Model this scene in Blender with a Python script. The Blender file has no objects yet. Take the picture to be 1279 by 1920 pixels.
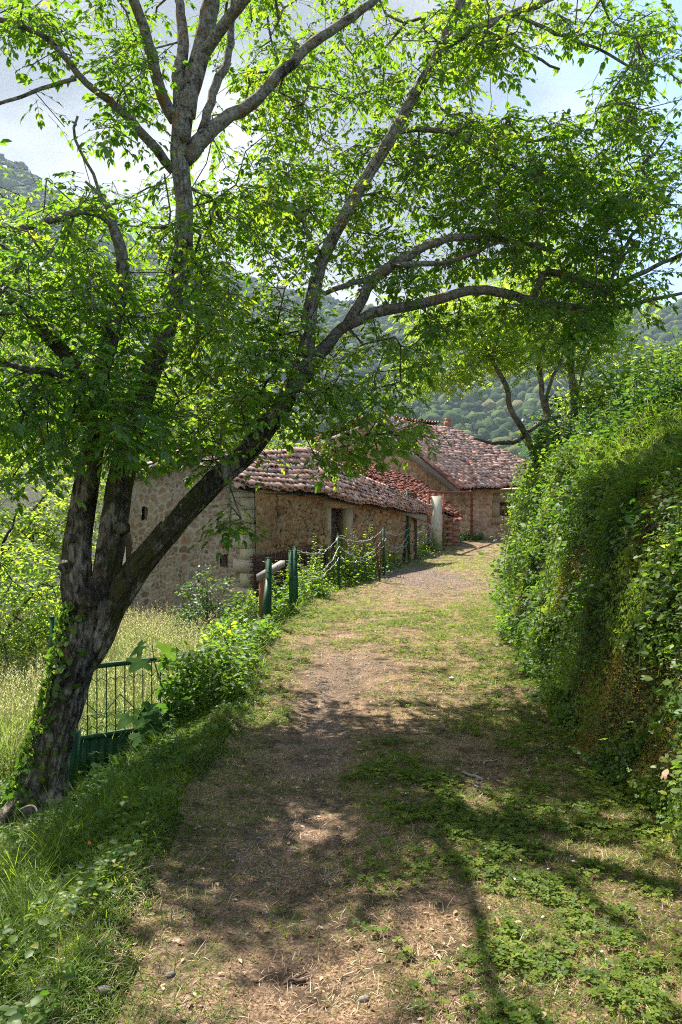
import bpy, math, random
import numpy as np
from mathutils import Vector
random.seed(7); np.random.seed(7)
RS = np.random.RandomState(11)
R = math.radians
sc = bpy.context.scene
C = sc.collection

# ------------------------------------------------------------------ camera
F = 28/36*1920.0
CAMZ = 1.6
cam = bpy.data.cameras.new('camera'); camo = bpy.data.objects.new('camera', cam); C.objects.link(camo)
cam.sensor_fit = 'VERTICAL'; cam.sensor_height = 36; cam.sensor_width = 24; cam.lens = 28
cam.clip_start = .05; cam.clip_end = 6000
camo.location = (0, 0, CAMZ); camo.rotation_euler = (R(90), 0, 0)
sc.camera = camo
def P(px, py, d):
    return np.array([(px-639.5)*d/F, d, CAMZ-(py-960)*d/F])

# ------------------------------------------------------------------ light
SUN_EL, SUN_AZ = 56.0, -35.0        # azimuth from +Y, negative = to the left
sv = Vector((math.sin(R(SUN_AZ))*math.cos(R(SUN_EL)), math.cos(R(SUN_AZ))*math.cos(R(SUN_EL)), math.sin(R(SUN_EL))))
sl = bpy.data.lights.new('sun', 'SUN'); sl.energy = 5.0; sl.angle = R(.55); sl.color = (1, .93, .82)
so = bpy.data.objects.new('sun', sl); C.objects.link(so)
so.rotation_euler = (-sv).to_track_quat('-Z', 'Y').to_euler()
w = bpy.data.worlds.new('World'); sc.world = w; w.use_nodes = True
nt = w.node_tree; nd = nt.nodes; lk = nt.links
for n in list(nd): nd.remove(n)
out = nd.new('ShaderNodeOutputWorld'); bg = nd.new('ShaderNodeBackground'); bg.inputs[1].default_value = .095
sky = nd.new('ShaderNodeTexSky'); sky.sky_type = 'NISHITA'; sky.sun_disc = False
sky.sun_elevation = R(SUN_EL); sky.sun_rotation = R(SUN_AZ); sky.air_density = 1.0; sky.dust_density = .1; sky.ozone_density = 3.0
tc = nd.new('ShaderNodeTexCoord')
mp = nd.new('ShaderNodeMapping'); mp.inputs['Scale'].default_value = (1, 1, 2.2)
lk.new(tc.outputs['Generated'], mp.inputs[0])
nz = nd.new('ShaderNodeTexNoise'); nz.inputs['Scale'].default_value = 2.3; nz.inputs['Detail'].default_value = 9; nz.inputs['Roughness'].default_value = .55
lk.new(mp.outputs[0], nz.inputs['Vector'])
sep = nd.new('ShaderNodeSeparateXYZ'); lk.new(tc.outputs['Generated'], sep.inputs[0])
# blue opening up to the right, cloud on the left and low down
m1 = nd.new('ShaderNodeMath'); m1.operation = 'MULTIPLY_ADD'; m1.inputs[1].default_value = -1.05; m1.inputs[2].default_value = .33
lk.new(sep.outputs[0], m1.inputs[0])
m1b = nd.new('ShaderNodeMath'); m1b.operation = 'MULTIPLY_ADD'; m1b.inputs[1].default_value = -.25; lk.new(sep.outputs[2], m1b.inputs[0]); lk.new(m1.outputs[0], m1b.inputs[2])
m2 = nd.new('ShaderNodeMath'); m2.operation = 'ADD'; lk.new(nz.outputs[0], m2.inputs[0]); lk.new(m1b.outputs[0], m2.inputs[1])
rp = nd.new('ShaderNodeValToRGB'); rp.color_ramp.elements[0].position = .42; rp.color_ramp.elements[1].position = .60
lk.new(m2.outputs[0], rp.inputs[0])
nz2 = nd.new('ShaderNodeTexNoise'); nz2.inputs['Scale'].default_value = 3.1; nz2.inputs['Detail'].default_value = 7
lk.new(mp.outputs[0], nz2.inputs['Vector'])
rc = nd.new('ShaderNodeValToRGB'); rc.color_ramp.elements[0].position = .42; rc.color_ramp.elements[1].position = .60
rc.color_ramp.elements[0].color = (1.05, 1.1, 1.22, 1); rc.color_ramp.elements[1].color = (3.1, 3.1, 3.05, 1)
lk.new(nz2.outputs[0], rc.inputs[0])
mx = nd.new('ShaderNodeMix'); mx.data_type = 'RGBA'
lk.new(rp.outputs[0], mx.inputs[0]); lk.new(sky.outputs[0], mx.inputs[6]); lk.new(rc.outputs[0], mx.inputs[7])
lk.new(mx.outputs[2], bg.inputs[0]); lk.new(bg.outputs[0], out.inputs[0])
sc.view_settings.view_transform = 'Standard'; sc.view_settings.look = 'None'
sc.view_settings.exposure = 1.68; sc.view_settings.gamma = 1
sc.render.engine = 'CYCLES'
sc.cycles.max_bounces = 8; sc.cycles.transparent_max_bounces = 8; sc.cycles.volume_bounces = 0
sc.cycles.use_denoising = False; sc.cycles.use_adaptive_sampling = False; sc.cycles.sample_clamp_indirect = 6; sc.cycles.pixel_filter_type = 'BLACKMAN_HARRIS'; sc.cycles.filter_width = 1.1; sc.cycles.diffuse_bounces = 6

# ------------------------------------------------------------------ noise
def _h(ix, iy, s=0):
    n = (ix.astype(np.int64)*374761393 + iy.astype(np.int64)*668265263 + s*2147483647) & 0xffffffff
    n = ((n ^ (n >> 13))*1274126177) & 0xffffffff
    n = (n ^ (n >> 16)) & 0xffffff
    return n/float(0xffffff)
def vn(x, y, s=0):
    x = np.asarray(x, float); y = np.asarray(y, float)
    ix = np.floor(x); iy = np.floor(y); fx = x-ix; fy = y-iy
    fx = fx*fx*(3-2*fx); fy = fy*fy*(3-2*fy)
    a = _h(ix, iy, s); b = _h(ix+1, iy, s); c = _h(ix, iy+1, s); d = _h(ix+1, iy+1, s)
    return (a*(1-fx)+b*fx)*(1-fy)+(c*(1-fx)+d*fx)*fy
def fbm(x, y, o=4, s=0):
    r = 0; a = .5; t = 0
    for k in range(o):
        r = r+a*vn(x*2**k, y*2**k, s+k); t += a; a *= .5
    return r/t
def cell(x, y, s=0):
    x = np.asarray(x, float); y = np.asarray(y, float)
    ix = np.floor(x); iy = np.floor(y)
    f1 = np.full(x.shape, 9.); f2 = np.full(x.shape, 9.); cid = np.zeros(x.shape)
    for dx in (-1, 0, 1):
        for dy in (-1, 0, 1):
            cx = ix+dx; cy = iy+dy
            jx = cx+.12+.76*_h(cx, cy, s); jy = cy+.12+.76*_h(cx, cy, s+5)
            d = np.hypot(x-jx, y-jy); k = d < f1
            f2 = np.where(k, f1, np.minimum(f2, d)); cid = np.where(k, _h(cx, cy, s+9), cid); f1 = np.where(k, d, f1)
    return f1, f2-f1, cid
def sstep(a, b, x):
    t = np.clip((x-a)/(b-a), 0, 1); return t*t*(3-2*t)

# ------------------------------------------------------------------ terrain
LY = [-50, 0, 11, 14, 17, 20, 24, 28, 32, 36, 60]
LX = [-.85, -.85, -.85, -.65, .1, .9, 2.0, 3.0, 4.6, 7., 20]
RY = [-50, 0, 4, 5, 6.1, 7.7, 10.9, 15, 17, 20, 26, 60]
RX = [1.9, 1.85, 1.68, 1.62, 1.7, 1.92, 2.35, 3.05, 4.2, 7, 11, 30]
def xl(y): return np.interp(y, LY, LX)+.12*(vn(y*1.3, 3.3)-.5)
def xr(y): return np.interp(y, RY, RX)+.22*(vn(y*.9, 9.1)-.5)
def H(x, y):
    x = np.asarray(x, float); y = np.asarray(y, float)
    zc = .55*sstep(24, 31, y)-.04*(y < 0)
    z = zc+.05*(fbm(x*1.4, y*1.4, 3, 2)-.5)+.03*(fbm(x*5, y*5, 2, 4)-.5)
    # two shallow wheel tracks
    mid = (xl(y)+xr(y))/2
    z = z-.035*np.exp(-((x-mid+.55)/.28)**2)-.03*np.exp(-((x-mid-.6)/.28)**2)
    d = xl(y)-x
    dd = np.clip(d, 0, None)
    s = np.interp(y, [0, 3, 5, 6, 8, 12, 18, 24, 30], [.25, .32, .62, .85, 1.05, 1.1, 1.15, .8, .5])
    left = s*sstep(0, 1.5, dd)+.05*np.clip(dd-1.5, 0, 5)+.35*np.clip(dd-8, 0, 60)
    left = left-.10*np.exp(-((d-.05)/.12)**2)*(.3+vn(x*3, y*3, 8))
    z = z-np.where(d > -.3, left, 0)
    e = x-xr(y)+.55*(fbm(y*1.6, x*1.1+y*.3, 4, 21)-.56)
    hf = np.interp(y, [0, 4, 6, 8, 12, 15, 17, 19], [1.35, 1.45, 1.7, 1.8, 2.15, 2.45, 2.2, 1.2])
    ee = np.clip(e, 0, None)
    right = hf*sstep(-.05, .62, e)+np.interp(y, [0, 10, 16, 19], [.55, .55, .5, .12])*np.clip(ee-.5, 0, 5.5)+.1*np.clip(ee-6, 0, 20)
    fade = 1-sstep(17, 21.5, y-.15*x)
    z = z+right*np.maximum(fade, .12)+(.50*(fbm(x*1.9, y*1.7, 4, 31)-.5)+.55*(fbm(x*3.7, y*3.1, 3, 35)-.5))*sstep(0, .6, e)*fade
    # far side: the valley falls away
    r = np.hypot(x, y)
    z = z-.32*np.clip(r-42, 0, 150)
    return z
def Hn(x, y):
    e = .03
    gx = (H(x+e, y)-H(x-e, y))/(2*e); gy = (H(x, y+e)-H(x, y-e))/(2*e)
    n = np.stack([-gx, -gy, np.ones_like(gx)], -1)
    return n/np.linalg.norm(n, axis=-1, keepdims=True)

# ------------------------------------------------------------------ object helpers
def tag(o, label=None, cat=None, group=None, kind=None):
    if label: o['label'] = label
    if cat: o['category'] = cat
    if group: o['group'] = group
    if kind: o['kind'] = kind
    return o
def empty(name, loc, label, cat, group=None):
    o = bpy.data.objects.new(name, None); C.objects.link(o); o.location = loc
    o.empty_display_size = .1
    return tag(o, label, cat, group)
def link(name, me, mat=None, parent=None):
    o = bpy.data.objects.new(name, me); C.objects.link(o)
    if mat: me.materials.append(mat)
    if parent is not None:
        o.parent = parent
        pl = Vector((0, 0, 0)); q = parent
        while q is not None: pl += q.location; q = q.parent
        o.location = -pl
    return o
class Acc:
    def __init__(s): s.V = []; s.F = {}; s.A = []; s.B = []; s.n = 0
    def raw(s, V, faces, rnd=0., b=0.):
        V = np.asarray(V, float).reshape(-1, 3)
        for f in faces:
            f = np.asarray(f, dtype=np.int64)
            if f.ndim == 1: f = f[None]
            s.F.setdefault(f.shape[1], []).append(f+s.n)
        s.V.append(V); s.A.append(np.broadcast_to(np.asarray(rnd, float), (len(V),)).copy()); s.B.append(np.broadcast_to(np.asarray(b, float), (len(V),)).copy()); s.n += len(V)
    def inst(s, T, Pp, D, N, L, W, Hh=None, rnd=None, b=0.):
        tv, tf = T
        Pp = np.atleast_2d(Pp); n = len(Pp)
        if n == 0: return
        tv = np.asarray(tv, float); k = len(tv)
        D = np.broadcast_to(D, (n, 3)); N = np.broadcast_to(N, (n, 3))
        D = D/(np.linalg.norm(D, axis=1, keepdims=True)+1e-9)
        S = np.cross(D, N); S = S/(np.linalg.norm(S, axis=1, keepdims=True)+1e-9); N = np.cross(S, D)
        L = np.broadcast_to(L, (n,))[:, None, None]; W = np.broadcast_to(W, (n,))[:, None, None]
        Hh = L if Hh is None else np.broadcast_to(Hh, (n,))[:, None, None]
        V = Pp[:, None]+tv[None, :, 0:1]*L*D[:, None]+tv[None, :, 1:2]*W*S[:, None]+tv[None, :, 2:3]*Hh*N[:, None]
        off = (np.arange(n)*k)[:, None, None]+s.n
        by = {}
        for f in tf: by.setdefault(len(f), []).append(f)
        for kk, fs in by.items():
            s.F.setdefault(kk, []).append((np.array(fs)[None]+off).reshape(-1, kk))
        if rnd is None: rnd = RS.rand(n)
        s.V.append(V.reshape(-1, 3)); s.A.append(np.repeat(np.broadcast_to(rnd, (n,)), k)); s.B.append(np.repeat(np.broadcast_to(b, (n,)), k)); s.n += n*k
    def stick(s, p0, p1, r0, r1, seg=4, rnd=None, b=0.):
        p0 = np.atleast_2d(p0); p1 = np.atleast_2d(p1); n = len(p0)
        if n == 0: return
        D = p1-p0; l = np.linalg.norm(D, axis=1)
        D = D/(l[:, None]+1e-9)
        A = np.where(np.abs(D[:, 2:3]) < .9, np.array([[0, 0, 1.]]), np.array([[1., 0, 0]]))
        S = np.cross(D, A); S /= np.linalg.norm(S, axis=1, keepdims=True)+1e-9; N = np.cross(S, D)
        a = np.arange(seg)*2*math.pi/seg
        ring = np.cos(a)[None, :, None]*S[:, None]+np.sin(a)[None, :, None]*N[:, None]
        r0 = np.broadcast_to(r0, (n,))[:, None, None]; r1 = np.broadcast_to(r1, (n,))[:, None, None]
        V = np.concatenate([p0[:, None]+ring*r0, p1[:, None]+ring*r1], 1)
        off = (np.arange(n)*2*seg)[:, None, None]+s.n
        f = np.array([[i, (i+1) % seg, seg+(i+1) % seg, seg+i] for i in range(seg)])
        s.F.setdefault(4, []).append((f[None]+off).reshape(-1, 4))
        if rnd is None: rnd = RS.rand(n)
        s.V.append(V.reshape(-1, 3)); s.A.append(np.repeat(np.broadcast_to(rnd, (n,)), 2*seg)); s.B.append(np.repeat(np.broadcast_to(b, (n,)), 2*seg)); s.n += n*2*seg
    def tube(s, pts, rad, seg=12, rough=0., cap=True, rnd=0., fiss=0.):
        pts = np.asarray(pts, float); n = len(pts); rad = np.broadcast_to(rad, (n,))
        T = np.gradient(pts, axis=0); T /= np.linalg.norm(T, axis=1, keepdims=True)+1e-9
        u = np.cross(T[0], [0, 1, .01]); u = u/np.linalg.norm(u)
        V = []
        a = np.arange(seg)*2*math.pi/seg; q = RS.rand()*50
        ln = np.concatenate([[0], np.cumsum(np.linalg.norm(np.diff(pts, axis=0), axis=1))])
        for i in range(n):
            u = u-T[i]*np.dot(u, T[i]); u /= np.linalg.norm(u); v = np.cross(T[i], u)
            r = rad[i]*np.ones(seg)
            if rough:
                r = r*(1+rough*(2*fbm(np.cos(a)*1.2+q, ln[i]*1.5+np.sin(a)*1.2+q, 2)-1)+rough*.55*(2*vn(a*seg/6.28*.45+q, np.full(seg, ln[i]*5), 3)-1))
            if fiss:
                w_ = 1-np.abs(2*fbm(np.cos(a)*4.5*max(.6, rad[i]/.2)+ln[i]*1.1+q, np.sin(a)*4.5*max(.6, rad[i]/.2)+ln[i]*1.3+q, 3, 5)-1)
                r = r-fiss*sstep(.72, .95, w_)+fiss*.3*(vn(np.cos(a)*9+q, np.sin(a)*9+ln[i]*22, 6)-.5)
            V.append(pts[i]+np.cos(a)[:, None]*u*r[:, None]+np.sin(a)[:, None]*v*r[:, None])
        V = np.concatenate(V)
        f = []
        for i in range(n-1):
            for j in range(seg):
                f.append([i*seg+j, i*seg+(j+1) % seg, (i+1)*seg+(j+1) % seg, (i+1)*seg+j])
        fs = [np.array(f)]
        if cap: fs += [np.array([list(range(seg))[::-1]]), np.array([[(n-1)*seg+j for j in range(seg)]])]
        s.raw(V, fs, rnd)
    def box(s, c, sz, rot=0., rnd=0., tilt=None):
        x, y, z = [q/2. for q in sz]
        V = np.array([[-x, -y, -z], [x, -y, -z], [x, y, -z], [-x, y, -z], [-x, -y, z], [x, -y, z], [x, y, z], [-x, y, z]])
        if tilt: 
            ca, sa = math.cos(tilt), math.sin(tilt); V = V @ np.array([[ca, 0, -sa], [0, 1, 0], [sa, 0, ca]])
        ca, sa = math.cos(rot), math.sin(rot); V = V @ np.array([[ca, sa, 0], [-sa, ca, 0], [0, 0, 1]])
        s.raw(V+np.array(c), [np.array([[0, 3, 2, 1], [4, 5, 6, 7], [0, 1, 5, 4], [1, 2, 6, 5], [2, 3, 7, 6], [3, 0, 4, 7]])], rnd)
    def beam(s, p0, p1, wd, ht, rnd=0.):
        p0 = np.array(p0, float); p1 = np.array(p1, float); D = p1-p0; D /= np.linalg.norm(D)
        A = np.array([0, 0, 1.]) if abs(D[2]) < .9 else np.array([0, 1., 0])
        S = np.cross(D, A); S /= np.linalg.norm(S); N = np.cross(S, D)
        V = [p+a*S*wd/2+b*N*ht/2 for p in (p0, p1) for a, b in ((-1, -1), (1, -1), (1, 1), (-1, 1))]
        s.raw(V, [np.array([[0, 1, 2, 3], [7, 6, 5, 4], [0, 4, 5, 1], [1, 5, 6, 2], [2, 6, 7, 3], [3, 7, 4, 0]])], rnd)
    def build(s, name, mat, parent=None, smooth=False):
        V = np.concatenate(s.V) if s.V else np.zeros((0, 3))
        me = bpy.data.meshes.new(name)
        me.vertices.add(len(V)); me.vertices.foreach_set('co', V.astype(np.float32).ravel())
        idx = []; st = []; tot = []; o = 0
        for k, fl in s.F.items():
            f = np.concatenate(fl); idx.append(f.ravel()); m = len(f)
            st.append(o+np.arange(m)*k); tot.append(np.full(m, k)); o += m*k
        idx = np.concatenate(idx); st = np.concatenate(st); tot = np.concatenate(tot)
        me.loops.add(len(idx)); me.loops.foreach_set('vertex_index', idx.astype(np.int32))
        me.polygons.add(len(st)); me.polygons.foreach_set('loop_start', st.astype(np.int32)); me.polygons.foreach_set('loop_total', tot.astype(np.int32))
        if smooth: me.polygons.foreach_set('use_smooth', np.ones(len(st), bool))
        for nm, arr in (('rnd', s.A), ('mask', s.B)):
            a = me.attributes.new(nm, 'FLOAT', 'POINT'); a.data.foreach_set('value', np.concatenate(arr).astype(np.float32))
        me.update(calc_edges=True); me.validate()
        return link(name, me, mat, parent)

# ------------------------------------------------------------------ materials
def newmat(name):
    m = bpy.data.materials.new(name); m.use_nodes = True
    t = m.node_tree
    for n in list(t.nodes): t.nodes.remove(n)
    o = t.nodes.new('ShaderNodeOutputMaterial')
    return m, t, o
def ramp(t, fac, stops):
    r = t.nodes.new('ShaderNodeValToRGB'); e = r.color_ramp.elements
    while len(e) < len(stops): e.new(.5)
    for i, (p, c) in enumerate(stops):
        e[i].position = p; e[i].color = (*c, 1) if len(c) == 3 else c
    t.links.new(fac, r.inputs[0]); return r.outputs[0]
def noise(t, scale, detail=6, rough=.6, vec=None, out=0, dist=0):
    n = t.nodes.new('ShaderNodeTexNoise'); n.inputs['Scale'].default_value = scale; n.inputs['Detail'].default_value = detail
    n.inputs['Roughness'].default_value = rough; n.inputs['Distortion'].default_value = dist
    if vec is None:
        c = t.nodes.new('ShaderNodeTexCoord'); vec = c.outputs['Object']
    t.links.new(vec, n.inputs['Vector']); return n.outputs[out]
def attr(t, nm):
    a = t.nodes.new('ShaderNodeAttribute'); a.attribute_name = nm; return a.outputs['Fac']
def mixc(t, f, a, b, mode='MIX'):
    m = t.nodes.new('ShaderNodeMix'); m.data_type = 'RGBA'; m.blend_type = mode
    for s_, v in ((0, f), (6, a), (7, b)):
        if hasattr(v, 'is_linked') or isinstance(v, bpy.types.NodeSocket): t.links.new(v, m.inputs[s_])
        elif s_ == 0: m.inputs[0].default_value = v
        else: m.inputs[s_].default_value = (*v, 1)
    return m.outputs[2]
def math_(t, op, a, b=0.):
    m = t.nodes.new('ShaderNodeMath'); m.operation = op
    for i, v in enumerate((a, b)):
        if isinstance(v, bpy.types.NodeSocket): t.links.new(v, m.inputs[i])
        else: m.inputs[i].default_value = v
    return m.outputs[0]
def bump(t, h, st=.5, dist=.02):
    b = t.nodes.new('ShaderNodeBump'); b.inputs['Strength'].default_value = st; b.inputs['Distance'].default_value = dist
    t.links.new(h, b.inputs['Height']); return b.outputs[0]
def surf(t, o, col, rough=.8, nrm=None, metal=0., spec=.3):
    p = t.nodes.new('ShaderNodeBsdfPrincipled')
    if isinstance(col, bpy.types.NodeSocket): t.links.new(col, p.inputs['Base Color'])
    else: p.inputs['Base Color'].default_value = (*col, 1)
    if isinstance(rough, bpy.types.NodeSocket): t.links.new(rough, p.inputs['Roughness'])
    else: p.inputs['Roughness'].default_value = rough
    p.inputs['Metallic'].default_value = metal; p.inputs['Specular IOR Level'].default_value = spec
    if nrm is not None: t.links.new(nrm, p.inputs['Normal'])
    t.links.new(p.outputs[0], o.inputs[0]); return p
def leafmat(name, stops, trans, tf=.45, gloss=.06, rough=.45, big=True):
    """stops: reflected colour over rnd; trans: transmitted colour multiplier stops"""
    m, t, o = newmat(name)
    a = attr(t, 'rnd')
    if big:
        n = noise(t, .9, 3); a2 = math_(t, 'ADD', math_(t, 'MULTIPLY', a, .7), math_(t, 'MULTIPLY', math_(t, 'SUBTRACT', n, .35), .9))
    else: a2 = a
    col = ramp(t, a2, stops); tcol = ramp(t, a2, trans)
    d = t.nodes.new('ShaderNodeBsdfDiffuse'); t.links.new(col, d.inputs[0])
    tr = t.nodes.new('ShaderNodeBsdfTranslucent'); t.links.new(tcol, tr.inputs[0])
    mx_ = t.nodes.new('ShaderNodeMixShader'); mx_.inputs[0].default_value = tf
    t.links.new(d.outputs[0], mx_.inputs[1]); t.links.new(tr.outputs[0], mx_.inputs[2])
    g = t.nodes.new('ShaderNodeBsdfGlossy'); g.inputs['Roughness'].default_value = rough; g.inputs[0].default_value = (.9, .95, 1, 1)
    m2_ = t.nodes.new('ShaderNodeMixShader'); m2_.inputs[0].default_value = gloss
    t.links.new(mx_.outputs[0], m2_.inputs[1]); t.links.new(g.outputs[0], m2_.inputs[2]); t.links.new(m2_.outputs[0], o.inputs[0])
    return m
M = {}
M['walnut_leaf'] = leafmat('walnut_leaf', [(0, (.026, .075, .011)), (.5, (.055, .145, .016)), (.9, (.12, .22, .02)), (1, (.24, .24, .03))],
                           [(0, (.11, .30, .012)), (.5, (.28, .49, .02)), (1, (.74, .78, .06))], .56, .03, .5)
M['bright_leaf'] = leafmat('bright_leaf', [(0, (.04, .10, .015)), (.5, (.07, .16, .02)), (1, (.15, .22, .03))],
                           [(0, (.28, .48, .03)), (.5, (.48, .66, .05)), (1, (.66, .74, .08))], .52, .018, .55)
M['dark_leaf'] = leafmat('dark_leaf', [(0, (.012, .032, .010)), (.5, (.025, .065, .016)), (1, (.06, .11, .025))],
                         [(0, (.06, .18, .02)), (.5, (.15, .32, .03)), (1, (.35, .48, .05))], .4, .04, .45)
M['sycamore_leaf'] = leafmat('sycamore_leaf', [(0, (.018, .045, .012)), (.5, (.03, .075, .016)), (1, (.06, .12, .025))], [(0, (.08, .22, .02)), (.5, (.16, .36, .03)), (1, (.35, .5, .05))], .4, .004, .7)
M['clover'] = leafmat('clover', [(0, (.04, .075, .012)), (.45, (.09, .14, .018)), (.85, (.18, .22, .03)), (1, (.36, .29, .07))], [(0, (.12, .30, .02)), (.5, (.3, .5, .03)), (1, (.55, .6, .06))], .35, .012, .55)
M['bank_leaf'] = leafmat('bank_leaf', [(0, (.022, .052, .008)), (.45, (.065, .125, .013)), (.8, (.14, .20, .02)), (.93, (.26, .24, .03)), (1, (.30, .12, .03))],
                         [(0, (.08, .24, .015)), (.5, (.22, .44, .03)), (1, (.5, .55, .05))], .42, .022, .5)
M['moss'] = leafmat('moss', [(0, (.07, .09, .012)), (.5, (.19, .17, .025)), (1, (.34, .20, .045))], [(0, (.1, .14, .02)), (1, (.5, .35, .05))], .3, .01, .8)
M['grass'] = leafmat('grass', [(0, (.025, .055, .007)), (.5, (.085, .145, .012)), (.85, (.19, .23, .03)), (1, (.40, .33, .11))],
                     [(0, (.16, .34, .02)), (.5, (.36, .54, .03)), (1, (.6, .66, .08))], .45, .015, .5)
M['straw'] = leafmat('straw', [(0, (.06, .030, .016)), (.35, (.27, .16, .085)), (.6, (.50, .34, .20)), (1, (.80, .64, .44))], [(0, (.15, .09, .04)), (1, (.5, .36, .2))], .25, .03, .5)
M['tallgrass'] = leafmat('tallgrass', [(0, (.07, .15, .02)), (.5, (.20, .26, .07)), (1, (.55, .48, .30))], [(0, (.25, .45, .05)), (.5, (.5, .55, .15)), (1, (.75, .65, .4))], .5, .04, .5)
M['petal'] = leafmat('petal', [(0, (.7, .3, .4)), (1, (.85, .65, .7))], [(0, (.7, .3, .4)), (1, (.8, .6, .6))], .3, .03, .5, False)
M['orange_petal'] = leafmat('orange_petal', [(0, (.8, .16, .02)), (1, (.85, .25, .03))], [(0, (.8, .2, .02)), (1, (.8, .3, .02))], .3, .03, .5, False)
M['white_petal'] = leafmat('white_petal', [(0, (.6, .6, .5)), (1, (.8, .8, .75))], [(0, (.6, .6, .5)), (1, (.7, .7, .6))], .3, .03, .5, False)

def bark(name, moss=.5, scale=1., light=1.):
    m, t, o = newmat(name)
    g = t.nodes.new('ShaderNodeNewGeometry')
    mpn = t.nodes.new('ShaderNodeMapping'); mpn.inputs['Scale'].default_value = (1, 1, .28)
    t.links.new(g.outputs['Position'], mpn.inputs[0])
    fiss = noise(t, 26*scale, 6, .65, mpn.outputs[0], dist=.6)
    col = ramp(t, fiss, [(.33, (.014, .011, .009)), (.45, (.12*light, .10*light, .075*light)), (.56, (.32*light, .27*light, .21*light)), (.75, (.50*light, .45*light, .38*light))])
    # dark patches with soft outline
    dk = ramp(t, noise(t, 2.6, 8, .75, g.outputs['Position']), [(.46, (0, 0, 0)), (.54, (1, 1, 1))])
    col = mixc(t, dk, mixc(t, .82, col, (.02, .016, .011)), col)
    # grey and ochre lichen
    li = ramp(t, noise(t, 15, 8, .8, g.outputs['Position']), [(.57, (0, 0, 0)), (.63, (1, 1, 1))])
    col = mixc(t, math_(t, 'MULTIPLY', li, .55), col, (.33, .34, .27))
    oc = ramp(t, noise(t, 4.2, 8, .75, g.outputs['Position'], out=0), [(.60, (0, 0, 0)), (.66, (1, 1, 1))])
    col = mixc(t, math_(t, 'MULTIPLY', oc, .55), col, (.30, .14, .04))
    mo = ramp(t, noise(t, 3.3, 7, .7, mpn.outputs[0]), [(.50, (0, 0, 0)), (.62, (1, 1, 1))])
    col = mixc(t, math_(t, 'MULTIPLY', mo, moss), col, mixc(t, noise(t, 40, 3), (.035, .045, .010), (.13, .12, .025)))
    sp = t.nodes.new('ShaderNodeSeparateXYZ'); t.links.new(g.outputs['Position'], sp.inputs[0])
    hz_ = ramp(t, math_(t, 'MULTIPLY', sp.outputs[2], .2), [(.5, (0, 0, 0)), (.8, (1, 1, 1))])
    gl = mixc(t, ramp(t, noise(t, 24, 8, .8), [(.4, (0, 0, 0)), (.6, (1, 1, 1))]), (.12, .10, .08), (.56, .52, .44))
    gl = mixc(t, ramp(t, noise(t, 6, 8, .8), [(.55, (0, 0, 0)), (.6, (1, 1, 1))]), gl, (.36, .17, .05))
    lf_ = math_(t, 'MULTIPLY', hz_, ramp(t, noise(t, 5, 8, .75, g.outputs['Position']), [(.40, (0, 0, 0)), (.47, (1, 1, 1))]))
    col = mixc(t, math_(t, 'MULTIPLY', lf_, .85), col, gl)
    h = math_(t, 'ADD', fiss, math_(t, 'MULTIPLY', noise(t, 60, 4, .6, g.outputs['Position']), .35))
    surf(t, o, col, .92, bump(t, h, 1., .05), spec=.15)
    return m
M['bark'] = bark('bark', .8, 1., 1.15)
M['bark_thin'] = bark('bark_thin', .3, 1.6, 1.05)
def simple(name, c1, c2, sc_=8., rough=.7, bst=.3, metal=0., c3=None, thr=.6, spec=.3, use_rnd=False):
    m, t, o = newmat(name)
    n = noise(t, sc_, 7, .65)
    col = mixc(t, n, c1, c2)
    if use_rnd: col = mixc(t, attr(t, 'rnd'), c1, c2)
    if c3: col = mixc(t, ramp(t, noise(t, sc_*.6, 8, .7), [(thr, (0, 0, 0)), (thr+.05, (1, 1, 1))]), col, c3)
    surf(t, o, col, rough, bump(t, noise(t, sc_*5, 5), bst, .01), metal, spec); return m
M['green_metal'] = simple('green_metal', (.008, .05, .022), (.014, .075, .035), 10, .5, .15, 0, (.10, .07, .04), .64)
M['green_post'] = simple('green_post', (.008, .055, .022), (.016, .085, .038), 10, .5, .15, 0, (.16, .12, .08), .66)
M['rust'] = simple('rust', (.12, .035, .015), (.26, .075, .03), 14, .85, .4)
M['dark_rust'] = simple('dark_rust', (.06, .028, .022), (.15, .06, .04), 20, .85, .3)
M['wire'] = simple('wire', (.35, .34, .33), (.5, .49, .47), 20, .5, .1, .5)
M['wood_grey'] = simple('wood_grey', (.16, .15, .135), (.32, .29, .26), 20, .85, .5)
M['wood_dark'] = simple('wood_dark', (.035, .024, .016), (.10, .065, .04), 16, .85, .5)
M['wood_red'] = simple('wood_red', (.22, .07, .04), (.34, .12, .07), 9, .8, .3)
M['pale_sheet'] = simple('pale_sheet', (.62, .58, .6), (.8, .77, .78), 5, .7, .2)
M['panel'] = simple('panel', (.42, .38, .27), (.66, .63, .53), 22, .75, .3, 0, (.22, .09, .04), .585)
M['brick_red'] = simple('brick_red', (.20, .09, .055), (.34, .18, .12), 14, .9, .6)
M['lintel'] = simple('lintel', (.30, .21, .12), (.44, .33, .20), 7, .92, .6, 0, (.16, .13, .08), .58)
M['quoin'] = simple('quoin', (.36, .29, .21), (.58, .50, .40), 9, .92, .8, 0, (.22, .18, .12), .57)
M['black'] = simple('black', (.01, .009, .008), (.02, .018, .015), 10, .95, .1)
M['stem_green'] = simple('stem_green', (.06, .11, .02), (.12, .15, .04), 10, .7, .1)
M['dead_stick'] = simple('dead_stick', (.20, .17, .14), (.42, .38, .33), 30, .9, .5)
M['pebble'] = simple('pebble', (.12, .105, .095), (.30, .27, .25), 30, .9, .4, use_rnd=True)
M['stone_pale'] = simple('stone_pale', (.6, .6, .58), (.75, .75, .73), 20, .9, .3)

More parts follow.
